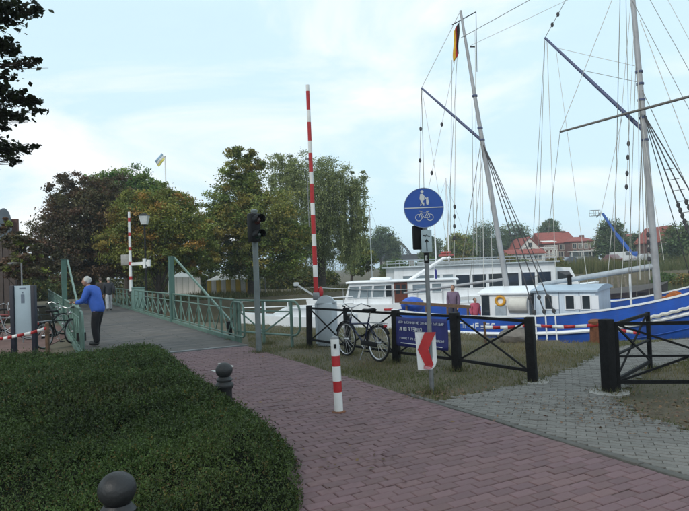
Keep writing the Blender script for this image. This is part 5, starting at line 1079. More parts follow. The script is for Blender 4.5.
# winch and deck gear
wb_ = S(6.5, -.2, sheer(6.5)-.5); m = MB(); m.tube([wb_+SYD*-.5+Z3*.35, wb_+SYD*.5+Z3*.35], .16, 12); m.tube([wb_+SYD*-.55+Z3*.35, wb_+SYD*-.45+Z3*.35], .24, 14); m.tube([wb_+SYD*.45+Z3*.35, wb_+SYD*.55+Z3*.35], .24, 14); m.box(wb_+Z3*.2, (.5, .5, .5), bev=.03); m.build('winch', M_ORANGE, ship)
m = MB(); m.box(S(5.7, -.5, sheer(5.7)-.3), (.5, .5, .45), rot=SM.to_3x3(), bev=.02); m.build('deck_box', mat('blue_box', (.03, .06, .2), .6), ship)
m = MB(SM); m.box((5.15, 0, sheer(5.1)-.38), (1.0, 2.2, .35), bev=.02); m.build('hatch', M_DECK, ship)
m = MB(SM); m.tube([(5.2, .9, sheer(5)-.4), (5.2, .9, 1.2)], .035, 8); m.build('davit_post', M_BOATW, ship)
for k in range(4): m = MB(); c = S(7.6+.15*k, 1.4-.3*k, sheer(7.5)-.4+.12*k); m.ring(c, .24, .045, (0.3*k-.4, .5, 1), 20, 6); m.build('rope_coil', M_ROPEW if k % 2 else M_ROPE, ship)
# stern: timber rail, tarpaulin bundle, name marks
m = MB(SM); m.bar((-2.1, -1.3, sheer(-2)+.3), (.9, -2.3, .36), .06, .10); m.build('stern_rail', M_WOOD, ship, smooth=False)
for t in (-1.8, -.9, 0, .8): m = MB(SM); yy = -1.3-1.0*(t+2.1)/3.0; m.bar((t, yy, sheer(t)-.5), (t, yy, .33), .06, .06); m.build('rail_post', M_WOOD, ship, smooth=False)
m = MB(SM); m.ball((-1.9, -.7, .32), .42, .5, .3, n=16); m.box((-1.9, -.7, .0), (.5, .6, .7), bev=.05); o_ = m.build('tarpaulin_bundle', mat('blue_tarpaulin', (.02, .09, .45), .5, 0, .25, 5, .6, 10), ship)
rd = random.Random(4); m = MB(SM); t = .4
while t < 1.75:
    y_ = -half_beam(t)-.012; z_ = sheer(t)-.34; w_ = .13
    for k in range(3):
        a_, b_ = rd.choice((((0, 0), (0, 1)), ((0, 1), (.8, 1)), ((0, 0), (.8, 0)), ((.8, 0), (.8, 1)), ((0, .5), (.8, .5)))); m.bar((t+a_[0]*w_, y_, z_+a_[1]*.15), (t+b_[0]*w_, y_, z_+b_[1]*.15), .012, .03)
    t += w_*1.35
setp(m.build('name_marks', M_BOATW, ship, smooth=False), kind='stuff')
# flag on the aft mast
def cloth(p, du, dv, nu, nv, amp, seed): 
    rd_ = random.Random(seed); ph = rd_.uniform(0, 6); out_ = du.cross(dv).normalized()
    return [[p+du*(i/nu)+dv*(j/nv)+out_*amp*math.sin(i/nu*7+j/nv*3+ph)+du.normalized()*amp*.5*math.sin(j/nv*9+ph) for i in range(nu+1)] for j in range(nv+1)]
fl = P(459, 22, 21.6); root = thing('flag', fl+Vector((0, 0, -1.5)), 'black red and gold flag hanging from the aft mast top', 'flag')
rows = cloth(fl, Vector((-.22, -.05, -.35)), Vector((-.05, 0, -1.15)), 9, 12, .05, 3)
for k, (nm, c_) in enumerate((('black_stripe', (.01, .01, .01)), ('red_stripe', (.42, .015, .02)), ('gold_stripe', (.6, .33, .02)))):
    m = MB(); m.sheet([r_[k*3:k*3+4] for r_ in rows]); o_ = m.build(nm, mat('flag_'+nm, c_, .8), root); o_.modifiers.new('t', 'SOLIDIFY').thickness = .004
# people on the aft deck
def sitters():
    J = base_joints(st=.05); q = S(-.35, -.6, sheer(0)-.5); person(Matrix.Translation((q.x, q.y, q.z)) @ Matrix.Rotation(R(150), 4, 'Z') @ Matrix.Scale(.82, 4), 'person in mauve top standing on the ship\'s aft deck', J, (.16, .11, .17), (.04, .04, .06), (.06, .04, .03), sub=1)
    q = S(.55, -.9, sheer(0)-.55); person(Matrix.Translation((q.x, q.y, q.z-.1)) @ Matrix.Rotation(R(200), 4, 'Z') @ Matrix.Scale(.66, 4), 'small person in pink top beside the wheelhouse door', J, (.5, .1, .16), (.03, .03, .05), (.05, .035, .025), sub=1)
sitters()

# ================================================================== OTHER BOATS
def simple_hull(M, L_, B_, free, mt, par, bow=1, nm='hull', rise=.35, draft=.35, band=None):
    m_ = MB(M); n_ = 22; top_n, top_f = [], []; rn, rf = [], []
    for i in range(n_+1):
        t = i/n_; x_ = (t-.5)*L_; hb_ = B_/2*(1-.25*(1-min(1, t/.25))**2)*(1-max(0, (t-.55)/.45)**2.2) if t < 1 else .01
        zt = free+rise*max(0, (t-.3)/.7)**2; hb_ = max(hb_, .012)
        for sg, rr in ((-1, rn), (1, rf)): rr.append([(x_+(-.12*L_*.35*(1-f_)*max(0, (t-.5)/.5)**2), sg*hb_*w_, z_) for f_, w_, z_ in ((1, 1, zt), (.7, .97, zt*.6), (.4, .9, .0), (0, .6, -draft))])
    m_.sheet(rn); m_.sheet(rf); m_.sheet([rn[0], rf[0]]); m_.sheet([[r_[0] for r_ in rn], [(r_[0][0], 0, r_[0][2]+.02) for r_ in rn], [r_[0] for r_ in rf]])
    return m_.build(nm, mt, par)
# motor yacht -----------------------------------------------------------
yc = P(388, 300, 29.5); yc.z = WATER_Z; YM = Matrix.Translation(yc) @ Matrix.Rotation(R(172), 4, 'Z')
yt = thing('motor_yacht', yc, 'white motor yacht with slanted front windows and brown cabin door', 'boat')
simple_hull(YM, 8.2, 2.7, 1.25, M_BOATW, yt, rise=.35)
m = MB(YM); prof = [(-3.2, 1.2), (2.05, 1.35), (1.75, 2.32), (-3.2, 2.25)]
m.prism([(x_, -1.1, z_) for x_, z_ in prof], (0, 2.2, 0)); cb = m.build('cabin', M_BOATW, yt, smooth=False)
m = MB(YM); m.box((-.75, 0, 2.35), (5.3, 2.5, .09), bev=.03); m.build('cabin_roof', M_BOATW, cb)
# near side (y=+1.1 after the half turn faces the camera)
def ywin(x0, x1, z0=1.62, z1=2.18, mt=None, nm='window', sl=.0):
    m_ = MB(YM); m_.prism([(x0+.0, 1.105, z0), (x1, 1.105, z0), (x1-sl, 1.105, z1), (x0-sl, 1.105, z1)], (0, .012, 0)); w_ = m_.build(nm, mt or M_GLASSP, cb, smooth=False)
    m_ = MB(YM)
    for (a_, b_) in (((x0, z0), (x1, z0)), ((x1, z0), (x1-sl, z1)), ((x1-sl, z1), (x0-sl, z1)), ((x0-sl, z1), (x0, z0))): m_.bar((a_[0], 1.122, a_[1]), (b_[0], 1.122, b_[1]), .03, .045, up=(0, 1, 0))
    m_.build('frame', M_BOATW, w_, smooth=False)
ywin(1.35, 1.85, sl=.12); ywin(.72, 1.28, sl=.1); ywin(.12, .66, sl=.1); ywin(-.28, .02, mt=M_GLASS); ywin(-1.95, -1.25, 1.75); ywin(-2.6, -2.15, 1.8)
m = MB(YM); m.box((-.7, 1.115, 1.82), (.62, .04, .95)); dr = m.build('cabin_door', mat('mahogany', (.12, .035, .022), .4, 0, .3, 8), cb, smooth=False)
m = MB(YM)
for x_ in (-.84, -.56): m.box((x_, 1.14, 1.98), (.2, .01, .42))
m.build('door_pane', M_GLASS, dr, smooth=False)
m = MB(YM)
for y_ in (-.9, .9): m.tube([(-1.1, y_, 2.35), (-2.75, y_*.8, 3.35), (-3.1, y_*.8, 3.35)], [.09, .07, .05], 8)
m.tube([(-2.75, -.75, 3.35), (-2.75, .75, 3.35)], .05, 8); m.tube([(-3.0, -.75, 3.35), (-3.0, .75, 3.35)], .04, 8); m.tube([(-2.3, .7, 3.1), (-2.3, .7, 2.4)], .02, 6); m.build('antenna_arch', M_BOATW, yt)
m = MB(YM); m.box((-2.9, 0, 3.5), (.7, 1.2, .07)); m.box((-2.9, 0, 3.62), (.5, .9, .1), bev=.03); m.build('radar', mat('red_white_radar', (.4, .1, .1), .5), yt, smooth=False)
m = MB(YM); m.box((.3, .1, 2.47), (1.0, .9, .16), bev=.06); m.build('roof_hatch', M_BOATW, yt)
m = MB(YM); hr = [(t, 1.2*(1-max(0, (t-1.5)/2.6)**2), 1.95+.06*max(0, t)) for t in np.linspace(-3.8, 3.8, 14)]; m.tube(hr, .018, 6)
for q in hr[::2]: m.tube([q, (q[0], q[1]-.02, 1.25)], .014, 5)
m.build('handrail', M_CHROME, yt)
m = MB(YM); m.box((-.1, 1.36, 1.05), (.42, .02, .1)); m.build('red_plate', M_RED, yt, smooth=False)
fl = YM @ Vector((-2.3, .7, 2.9)); m = MB(); m.sheet(cloth(fl, Vector((.12, 0, -.1)), Vector((0, 0, -.6)), 5, 6, .02, 6)); o_ = m.build('pennant', mat('navy_cloth', (.03, .03, .18), .8), yt); o_.modifiers.new('t', 'SOLIDIFY').thickness = .004
# passenger ship ----------------------------------------------------------
pc = P(478, 300, 37); pc.z = WATER_Z; PM = Matrix.Translation(pc) @ Matrix.Rotation(R(4), 4, 'Z')
ps = thing('passenger_ship', pc, 'long white excursion ship with a row of large cabin windows', 'ship')
simple_hull(PM, 15.5, 4.2, 1.15, M_BOATW, ps, rise=.5)
SW, SH = 9.6, 2.95
m = MB(PM); m.box((-.6, 0, (1.0+SH)/2), (SW, 3.5, SH-1.0)); su = m.build('superstructure', M_BOATW, ps, smooth=False)
m = MB(PM); m.box((-.6, 0, SH+.05), (SW+.5, 3.9, .1), bev=.03); m.build('sun_deck', mat('light_grey_deck', (.45, .5, .53), .6), su)
x_ = -4.9; k = 0
while x_ < 3.7:
    wq = .62 if x_ < -2.2 else .82; hq = .55 if x_ < -2.2 else .78; zc = 2.2 if x_ < -2.2 else 2.02
    m = MB(PM); m.box((x_+wq/2, -1.756, zc), (wq, .03, hq)); w_ = m.build('window', M_GLASS if x_ > -2.2 else M_GLASSP, su, smooth=False)
    m = MB(PM)
    for s_ in (-1, 1): m.box((x_+wq/2+s_*(wq/2+.02), -1.765, zc), (.05, .05, hq+.09)); m.box((x_+wq/2, -1.766, zc+s_*(hq/2+.02)), (wq+.09, .05, .05))
    m.build('frame', M_BOATW, w_, smooth=False); x_ += wq+.16
m = MB(PM)
for s_ in (-1.8, 1.8):
    for z_ in (SH+.45, SH+.28): m.tube([(-5.3, s_, z_), (4.3, s_, z_)], .018, 6)
    for i in range(13): m.tube([(-5.3+.8*i, s_, SH+.1), (-5.3+.8*i, s_, SH+.45)], .018, 5)
m.build('deck_railing', M_CHROME, ps)
m = MB(PM); m.box((-1.0, 0, SH+.22), (5.0, 2.2, .22), bev=.05); m.build('roof_bench', mat('grey_bench', (.3, .32, .33), .7), ps)
m = MB(PM); m.prism([(4.2, -1.4, 1.4), (6.0, -1.2, 1.4), (5.4, -1.2, 2.6), (4.2, -1.4, 2.7)], (0, 2.6, 0)); wl = m.build('bow_wheelhouse', M_BOATW, ps, smooth=False)
m = MB(PM); m.prism([(4.5, -1.42, 1.9), (5.5, -1.32, 1.9), (5.25, -1.32, 2.4), (4.5, -1.42, 2.4)], (0, .02, 0)); m.build('window', M_GLASS, wl, smooth=False)
m = MB(PM); m.tube([(-7.2, -2.0, 1.75), (7.0, -1.0, 1.95)], .02, 6)
for i in range(15): t = i/14; m.tube([(-7.2+14.2*t, -2.0+t, 1.1+.3*max(0, t-.4)), (-7.2+14.2*t, -2.0+t, 1.75+.2*t)], .016, 5)
m.build('side_rail', M_CHROME, ps)
m = MB(PM); m.box((-2, -2.115, .55), (8, .02, .12)); m.build('blue_band', M_BLUEH, ps, smooth=False)
m = MB(PM); m.tube([(-2.4, .5, SH+.1), (-2.4, .5, SH+4.4)], [.05, .03], 8); m.build('signal_mast', M_BOATW, ps)
# sloop mast between
def sloop(px_, d, topy, label):
    c = P(px_, 300, d); c.z = WATER_Z; M = Matrix.Translation(c) @ Matrix.Rotation(R(20), 4, 'Z'); r = thing('sailing_boat', c, label, 'boat'); simple_hull(M, 6.5, 2.1, .8, M_BOATW, r)
    tz = P(px_, topy, d).z-WATER_Z; m = MB(M); m.tube([(.4, 0, .7), (.4, 0, tz)], [.055, .04], 10); m.build('mast', M_BOATW, r)
    m = MB(M); m.tube([(.4, 0, 1.6), (-2.2, 0, 1.65)], .05, 8); m.ball((-.9, 0, 1.75), 1.25, .1, .12, n=12); m.build('boom', M_BOATW, r)
    m = MB(M); m.prism([(-1.2, -.7, .75), (1.4, -.6, .8), (1.0, -.5, 1.2), (-1.0, -.6, 1.25)], (0, 1.25, 0)); m.build('cabin', M_BOATW, r, smooth=False)
    m = MB(M)
    for q in ((3.1, 0, 1.0), (-3.1, 0, .85), (.4, 1.0, .8), (.4, -1.0, .8)): m.tube([q, (.4, 0, tz-.1)], .008, 4)
    m.build('stay', M_ROPE, r)
sloop(446, 43, 178, 'white sailing boat with slender white mast right of the round sign')
sloop(369, 56, 205, 'small white sailing boat with thin mast beside the willow')
# small white boat at the left
c = P(296, 300, 23.5); c.z = WATER_Z; M = Matrix.Translation(c) @ Matrix.Rotation(R(-168), 4, 'Z'); r = thing('motor_boat', c, 'small white boat with white bow rail behind the tubular guard rail', 'boat'); simple_hull(M, 4.6, 1.7, 1.25, M_BOATW, r, rise=.3)
m = MB(M); m.prism([(-1.8, -.65, 1.2), (1.0, -.5, 1.3), (.4, -.45, 1.6), (-1.6, -.55, 1.6)], (0, 1.15, 0)); m.build('cabin', M_BOATW, r, smooth=False)
m = MB(M)
for z_ in (1.95, 1.7): m.tube([(t, .8*(1-max(0, (t-.3)/2.2)**2), z_) for t in np.linspace(-2.1, 2.1, 10)], .022, 6)
for t in np.linspace(-2.1, 2.1, 6): m.tube([(t, .8*(1-max(0, (t-.3)/2.2)**2), 1.2), (t, .8*(1-max(0, (t-.3)/2.2)**2), 1.95)], .02, 5)
m.build('bow_rail', M_BOATW, r)
# dark wooden barge behind the ketch
c = P(598, 300, 27.5); c.z = WATER_Z; M = Matrix.Translation(c) @ Matrix.Rotation(R(12), 4, 'Z'); r = thing('wooden_barge', c, 'dark tarred wooden barge lying behind the blue ship', 'boat')
h_ = simple_hull(M, 7.5, 2.6, 1.45, M_WOODD, r, rise=.4)
for z_ in (.5, .75, 1.0, 1.25, 1.42): m = MB(M); m.bar((-3.6, -1.28, z_), (1.6, -1.28, z_+.1), .07, .05); m.build('plank', M_WOODD, h_, smooth=False)
# blue fishing boat beyond the ketch
c = P(672, 300, 25.3); c.z = WATER_Z; M = Matrix.Translation(c) @ Matrix.Rotation(R(-14), 4, 'Z'); r = thing('fishing_boat', c, 'blue boat with white edged rising bow moored beyond the two masted ship', 'boat')
h_ = simple_hull(M, 9.5, 2.6, 1.25, M_BLUEH, r, rise=2.3)
pts_ = []
for i in range(23):
    t = i/22; x_ = (t-.5)*9.5; hb_ = max(.012, 1.3*(1-.25*(1-min(1, t/.25))**2)*(1-max(0, (t-.55)/.45)**2.2)) if t < 1 else .012; pts_.append((x_, -hb_, 1.25+2.3*max(0, (t-.3)/.7)**2+.03))
m = MB(M); m.tube(pts_, .05, 7); m.build('cap_rail', M_BOATW, r)
m = MB(M); m.tube([(p_[0], p_[1]*.99-.02, p_[2]-.6) for p_ in pts_[:-2]], .04, 7); m.build('rubbing_strake', M_BOATW, r)
# piles
for i, (px_, d) in enumerate(((602, 57), (607, 58.5), (612, 57.5), (618, 59), (625, 58))):
    a_ = P(px_, 278-.3*i, d); m = MB(); m.tube([(a_.x+.1*i-.2, a_.y, -2.4), (a_.x, a_.y, a_.z)], [.14, .11], 9); m.lathe((a_.x, a_.y, a_.z), [(.12, -.02), (.12, .03), (.02, .09)], 9)
    setp(m.build('mooring_pile', mat('grey_pile', (.2, .175, .14), .9, 0, .3, 4, .4, 20)), ['leftmost', 'second from left', 'middle', 'fourth from left', 'rightmost'][i]+' of the leaning timber mooring piles in the water', 'pile', 'mooring piles in the harbour')

# ================================================================== FAR BANK
# striped marquee and white stall under the trees
def marquee(px0, px1, d, hgt, label, n_, striped=True):
    a_, b_ = P(px0, 290, d), P(px1, 290, d); z0 = gz((a_.x+b_.x)/2, d); W_ = b_.x-a_.x; c = Vector(((a_.x+b_.x)/2, d, z0)); r = thing('marquee', c, label, 'tent')
    m = MB(); m.add([c+Vector((x_*W_/2, y_*1.5, hgt)) for x_, y_ in ((-1, -1), (1, -1), (1, 1), (-1, 1))]+[c+Vector((x_*W_*.3, 0, hgt+.5)) for x_ in (-1, 1)], [(0, 1, 5, 4), (1, 2, 5), (2, 3, 4, 5), (3, 0, 4), (3, 2, 1, 0)]); m.build('roof', M_PLAST, r, smooth=False)
    for i in range(n_):
        m = MB(); x0 = -W_/2+W_*i/n_; m.add([c+Vector((x0+.01, -1.52, .02)), c+Vector((x0+W_/n_-.01, -1.52, .02)), c+Vector((x0+W_/n_-.01, -1.5, hgt)), c+Vector((x0+.01, -1.5, hgt)), c+Vector((x0+W_/n_/2, -1.56, .02)), c+Vector((x0+W_/n_/2, -1.53, hgt))], [(0, 4, 5, 3), (4, 1, 2, 5)]); o_ = m.build('side_panel', (M_YELLOW if i % 2 == 0 else M_PLAST) if striped else M_PLAST, r, smooth=False); o_.modifiers.new('t', 'SOLIDIFY').thickness = .01
    for x_ in (-W_/2, W_/2): 
        for y_ in (-1.5, 1.5): m = MB(); m.tube([c+Vector((x_, y_, -.05)), c+Vector((x_, y_, hgt))], .04, 6); m.build('pole', M_STEEL, r)
marquee(211, 263, 48, 1.25, 'yellow and white striped marquee under the trees beyond the bridge', 11)
marquee(176, 205, 53, 1.6, 'white canopy stall left of the striped marquee', 5, False)
# flag pole
fp_ = P(168.5, 270, 56); fp_.z = gz(fp_.x, 56); tz = P(168, 157, 56).z; r = thing('flagpole', fp_, 'white flagpole rising above the trees on the left', 'flagpole'); m = MB(); m.tube([fp_-Z3*.1, (fp_.x, fp_.y, tz)], [.09, .05], 10); m.build('pole', M_WHITE, r); m = MB(); m.ball((fp_.x, fp_.y, tz+.05), .08, n=10); m.build('knob', M_CHROME, r)
f0 = Vector((fp_.x-.05, fp_.y, tz-.05)); r = thing('flag', f0-Z3*1.2, 'pale blue white and yellow flag on the pole above the trees', 'flag'); rows = cloth(f0+Vector((-.25, 0, .45)), Vector((-.7, .1, -.75)), Vector((.35, 0, -.55)), 6, 9, .05, 9)
for k, (nm, c_) in enumerate((('blue_stripe', (.28, .42, .55)), ('white_stripe', (.6, .62, .62)), ('yellow_stripe', (.6, .55, .12)))):
    m = MB(); m.sheet(rows[k*3:k*3+4]); o_ = m.build(nm, mat('pole_flag_'+nm, c_, .8), r); o_.modifiers.new('t', 'SOLIDIFY').thickness = .005
# dark building at the left edge
def box_c(m_, x0, x1, y0, y1, z0, z1): m_.box(((x0+x1)/2, (y0+y1)/2, (z0+z1)/2), (x1-x0, y1-y0, z1-z0))
c = P(-8, 290, 30); bx0 = c.x-5; bx1 = P(14, 290, 30).x; r = thing('brick_building', (bx0, 30, 0), 'dark brick building with round topped gable at the left edge', 'building')
zt = P(5, 240, 30).z; m = MB(); m.prism([(bx0-6, 30, -.05), (bx1, 30, -.05), (bx1*1.36, 40, -.05), (bx0-10, 40, -.05)], (0, 0, zt+.05)); wl = m.build('wall', mat('very_dark_brick', (.035, .026, .024), .9, 0, .3, 2, .3, 10), r, smooth=False)
for px_ in (-10, 1, 7.5, 13.5):
    x_ = P(px_, 290, 29.9).x; m = MB(); box_c(m, x_-.14, x_+.14, 29.84, 30.02, 0, zt); m.build('pilaster', mat('lighter_pilaster', (.07, .052, .046), .9), wl, smooth=False)
for pa, pb_ in ((-8, -1), (3, 6), (9, 12)):
    xa, xb = P(pa, 290, 29.9).x, P(pb_, 290, 29.9).x
    for za, zb in ((.8, 2.4),): m = MB(); box_c(m, xa, xb, 29.97, 30.01, za, zb); w_ = m.build('window', M_GLASS, wl, smooth=False); m = MB(); box_c(m, xa-.05, xb+.05, 29.9, 30.0, za-.12, za); m.build('sill', M_CONC, w_, smooth=False)
gx0, gx1 = P(-4, 230, 30).x, P(12, 230, 30).x; gzt = P(5, 208, 30).z; cxg = (gx0+gx1)/2; hwg = (gx1-gx0)/2
m = MB(); m.prism([(gx0, 30, zt), (gx1, 30, zt)]+[(cxg+hwg*math.cos(t), 30, zt+(gzt-zt)*(.45+.55*math.sin(t))) for t in np.linspace(0, math.pi, 12)], (-1.25, 2, 0)); m.build('gable', mat('slate_gable', (.07, .095, .12), .7, 0, .25, 3), r, smooth=False)
xc = P(17, 230, 32).x; m = MB(); box_c(m, xc-.35, xc+.0, 32, 32.2, 1, P(17, 219, 32).z); m.build('chimney', M_BRICKW, r, smooth=False)

# houses ---------------------------------------------------------------------
HD = 150.0
def hp(px_, py_, d=HD): return P(px_, py_, d)
def gable_house(px0, px1, ye, yr, d, depth, wallm, label, wins, storeys=2, ridge='x', hip=0.0, name='house', chim=(), over=.35):
    x0, x1 = hp(px0, 262, d).x, hp(px1, 262, d).x; xm = (px0+px1)/2; ze, zr = hp(xm, ye, d).z, hp(xm, yr, d).z; z0 = gz((x0+x1)/2, d)-.1
    r = thing(name, ((x0+x1)/2, d, z0), label, 'building'); m = MB(); box_c(m, x0, x1, d, d+depth, z0, ze)
    if ridge == 'y': m.prism([(x0, d, ze), (x1, d, ze), ((x0+x1)/2, d, zr-.05)], (0, depth, 0))
    else:
        if hip == 0: m.prism([(x0, d, ze), (x0, d+depth, ze), (x0, d+depth/2, zr-.05)], (x1-x0, 0, 0))
    wl_ = m.build('wall', wallm, r, smooth=False); m = MB(); xc_ = (x0+x1)/2; yc_ = d+depth/2
    if ridge == 'y':
        sl = (zr-ze)/((x1-x0)/2)
        for s_ in (-1, 1):
            e = xc_+s_*((x1-x0)/2+over); ez = ze-over*sl; m.add([(e, d-over, ez), (xc_, d-over, zr), (xc_, d+depth+over, zr), (e, d+depth+over, ez), (e, d-over, ez+.2), (xc_, d-over, zr+.22), (xc_, d+depth+over, zr+.22), (e, d+depth+over, ez+.2)], [(0, 1, 2, 3), (4, 5, 6, 7), (0, 1, 5, 4), (1, 2, 6, 5), (2, 3, 7, 6), (3, 0, 4, 7)])
    else:
        a_, b_ = x0-over, x1+over; f_, g_ = d-over, d+depth+over; h1, h2 = a_+hip, b_-hip; ez = ze-.1
        m.add([(a_, f_, ez), (b_, f_, ez), (b_, g_, ez), (a_, g_, ez), (h1, yc_, zr), (h2, yc_, zr), (a_, f_, ez+.15), (b_, f_, ez+.15), (b_, g_, ez+.15), (a_, g_, ez+.15), (h1, yc_, zr+.15), (h2, yc_, zr+.15)], [(0, 1, 7, 6), (1, 2, 8, 7), (2, 3, 9, 8), (3, 0, 6, 9), (6, 7, 11, 10), (8, 9, 10, 11), (7, 8, 11), (9, 6, 10), (0, 3, 2, 1)])
    rf = m.build('roof', M_ROOF, r, smooth=False)
    for (cx_, ct) in chim:
        q = hp(cx_, ct, d); m = MB(); box_c(m, q.x-.5, q.x+.5, yc_-.6, yc_+.4, ze, q.z); m.build('chimney', M_BRICKW, rf, smooth=False)
    for (wx, wy, ww_, wh_) in wins:
        q = hp(wx, wy, d); m = MB(); box_c(m, q.x-ww_/2, q.x+ww_/2, d-.03, d+.02, q.z-wh_/2, q.z+wh_/2); w_ = m.build('window', M_GLASS, wl_, smooth=False); m = MB()
        for s_ in (-1, 1): box_c(m, q.x+s_*ww_/2-.08, q.x+s_*ww_/2+.08, d-.06, d+.01, q.z-wh_/2-.08, q.z+wh_/2+.08); box_c(m, q.x-ww_/2-.08, q.x+ww_/2+.08, d-.065, d+.01, q.z+s_*wh_/2-.08, q.z+s_*wh_/2+.08)
        box_c(m, q.x-.05, q.x+.05, d-.055, d, q.z-wh_/2, q.z+wh_/2); m.build('frame', M_CREAM, w_, smooth=False)
    return r, (x0, x1, z0, ze, zr)
gable_house(519, 541, 249, 237.5, 152, 12, M_PLAST, 'white rendered house with steep red gable roof across the water', [(526, 251, 1.0, 1.3), (533, 251, 1.0, 1.3), (530, 245, 1.0, 1.2)], ridge='y')
r_, q = gable_house(544, 577, 243, 231.5, 160, 12, M_BRICKW, 'tall brick house with large red roof behind the balconies', [(562, 247, 1.2, 1.4), (566, 247, 1.2, 1.4), (561, 254, 1.2, 1.4), (566, 254, 1.2, 1.4)], chim=((571, 229.5),))
gable_house(571, 598, 241, 236.5, 156, 10, M_BRICKW, 'brick wing with hipped red roof right of the tall house', [(574.5, 246, 1.0, 1.3), (580, 246, 1.0, 1.3), (586, 246, 1.0, 1.3), (592, 245.5, 1.0, 1.3), (575, 252.5, 1.0, 1.3), (581, 252.5, 1.0, 1.3), (587, 252.5, 1.0, 1.3), (593, 252, 1.0, 1.3)], hip=2.5, chim=((589, 234),))
gable_house(509, 545, 253.5, 249.5, 143, 6, M_PLAST, 'long low white terrace building with shallow red roof', [(512+4*i, 257, .8, 1.2) for i in range(8)])
# balconies
x0, x1 = hp(545, 255, 147).x, hp(558, 255, 147).x; r = thing('balcony_block', (x0, 147, gz(x0, 147)), 'white balconies with awnings in front of the tall brick house', 'balcony')
for k_, py_ in enumerate((256, 249.5)):
    zz = hp(551, py_, 147).z; m = MB(); box_c(m, x0, x1, 147, 150.5, zz-.15, zz); sl_ = m.build('slab', M_PLAST, r, smooth=False)
    m = MB(); box_c(m, x0, x1, 146.95, 147.02, zz+.9, zz+1.0)
    for i in range(13): xx = x0+(x1-x0)*i/12; box_c(m, xx-.04, xx+.04, 146.96, 147.01, zz, zz+.9)
    m.build('balustrade', M_PLAST, sl_, smooth=False)
    m = MB(); m.add([(x0, 150.5, zz+2.3), (x1, 150.5, zz+2.3), (x1, 147.2, zz+1.9), (x0, 147.2, zz+1.9)], [(0, 1, 2, 3)]); o_ = m.build('awning', M_PLAST, sl_, smooth=False); o_.modifiers.new('t', 'SOLIDIFY').thickness = .08
for i in range(4): xx = x0+.2+(x1-x0-.4)*i/3; m = MB(); box_c(m, xx-.12, xx+.12, 147.1, 147.35, gz(xx, 147)-.1, hp(551, 249.5, 147).z-.15); m.build('column', M_PLAST, r, smooth=False)
gable_house(634, 651, 237, 233, 190, 12, M_BRICKW, 'distant building with orange red roof right of the boom lift', [(638, 240, 1.2, 1.5), (646, 240, 1.2, 1.5)])
gable_house(661, 684, 240, 226, 120, 10, M_BRICKW, 'brick house with steep dark roof behind the right hand trees', [(668, 246, 1, 1.3), (676, 246, 1, 1.3)], ridge='y')
# glazed shelters on the quay
for (pa, pb_, lab) in ((572, 602, 'long white framed shelter in front of the brick wing'), (613, 628, 'short white framed shelter beside the boom lift')):
    x0, x1 = hp(pa, 255, 125).x, hp(pb_, 255, 125).x; z0 = gz(x0, 125); zt = hp((pa+pb_)/2, 251.5, 125).z; r = thing('shelter', ((x0+x1)/2, 125, z0), lab, 'shelter')
    m = MB(); box_c(m, x0-.2, x1+.2, 124.8, 127.2, zt, zt+.15); m.build('roof', M_PLAST, r, smooth=False); n_ = max(3, int((x1-x0)/1.6))
    for i in range(n_+1): xx = x0+(x1-x0)*i/n_; m = MB(); box_c(m, xx-.06, xx+.06, 125, 125.12, z0-.05, zt); m.build('post', M_PLAST, r, smooth=False)
    for i in range(n_): xa, xb = x0+(x1-x0)*i/n_, x0+(x1-x0)*(i+1)/n_; m = MB(); box_c(m, xa+.08, xb-.08, 126.5, 126.53, z0+.05, zt-.05); m.build('pane', M_GLASSP, r, smooth=False)
# cars -------------------------------------------------------------------------
def car(M, label, paint, group=None, van=False):
    root = thing('parked_car', M @ Vector((0, 0, 0)), label, 'car', group); m = MB(M)
    pr = [(-2.1, .3), (-2.12, .75), (-1.7, .88), (-1.35, 1.0), (-.7, 1.44), (.6, 1.46), (1.15, 1.02), (2.0, .86), (2.12, .6), (2.1, .3)] if not van else [(-2.3, .35), (-2.32, 1.2), (-2.25, 1.95), (1.1, 2.0), (1.6, 1.25), (2.25, 1.05), (2.32, .6), (2.3, .35)]
    rows = []
    for y_, s_ in ((-.84, .97), (-.8, 1), (.8, 1), (.84, .97)): rows.append([(x_, y_*(1 if z_ < 1.05 else .86), .3+(z_-.3)*s_) for x_, z_ in pr+[pr[0]]])
    m.sheet(rows); n_ = len(pr); m.add([rows[0][i] for i in range(n_)], [tuple(range(n_))]); m.add([rows[3][i] for i in range(n_)], [tuple(range(n_))]); m.build('body', paint, root)
    for s_ in (-1, 1):
        m = MB(M); 
        if van: m.prism([(.2, s_*.735, 1.3), (1.3, s_*.735, 1.3), (.95, s_*.71, 1.85), (.2, s_*.71, 1.85)], (0, s_*.02, 0))
        else: m.prism([(-1.15, s_*.76, 1.04), (.95, s_*.76, 1.04), (.5, s_*.70, 1.39), (-.65, s_*.70, 1.39)], (0, s_*.03, 0))
        m.build('side_window', M_GLASS, root, smooth=False)
        for x_ in (-1.3, 1.3): m = MB(M); m.tube([(x_, s_*.66, .32), (x_, s_*.86, .32)], .32, 16); w_ = m.build('wheel', M_RUBBER, root); m = MB(M); m.tube([(x_, s_*.85, .32), (x_, s_*.875, .32)], .2, 12); m.build('rim', M_CHROME, w_)
        m = MB(M); m.box((2.08, s_*.6, .66), (.08, .3, .14), bev=.02); m.build('headlight', M_GLASSP, root)
        m = MB(M); m.box((-2.1, s_*.62, .72), (.06, .25, .14), bev=.02); m.build('tail_light', M_RED, root)
    m = MB(M); m.add([(1.0, -.66, 1.1), (1.0, .66, 1.1), (.62, .6, 1.42), (.62, -.6, 1.42)] if not van else [(1.62, -.66, 1.28), (1.62, .66, 1.28), (1.16, .64, 1.9), (1.16, -.64, 1.9)], [(0, 1, 2, 3)]); o_ = m.build('windscreen', M_GLASS, root, smooth=False); o_.modifiers.new('t', 'SOLIDIFY').thickness = .05
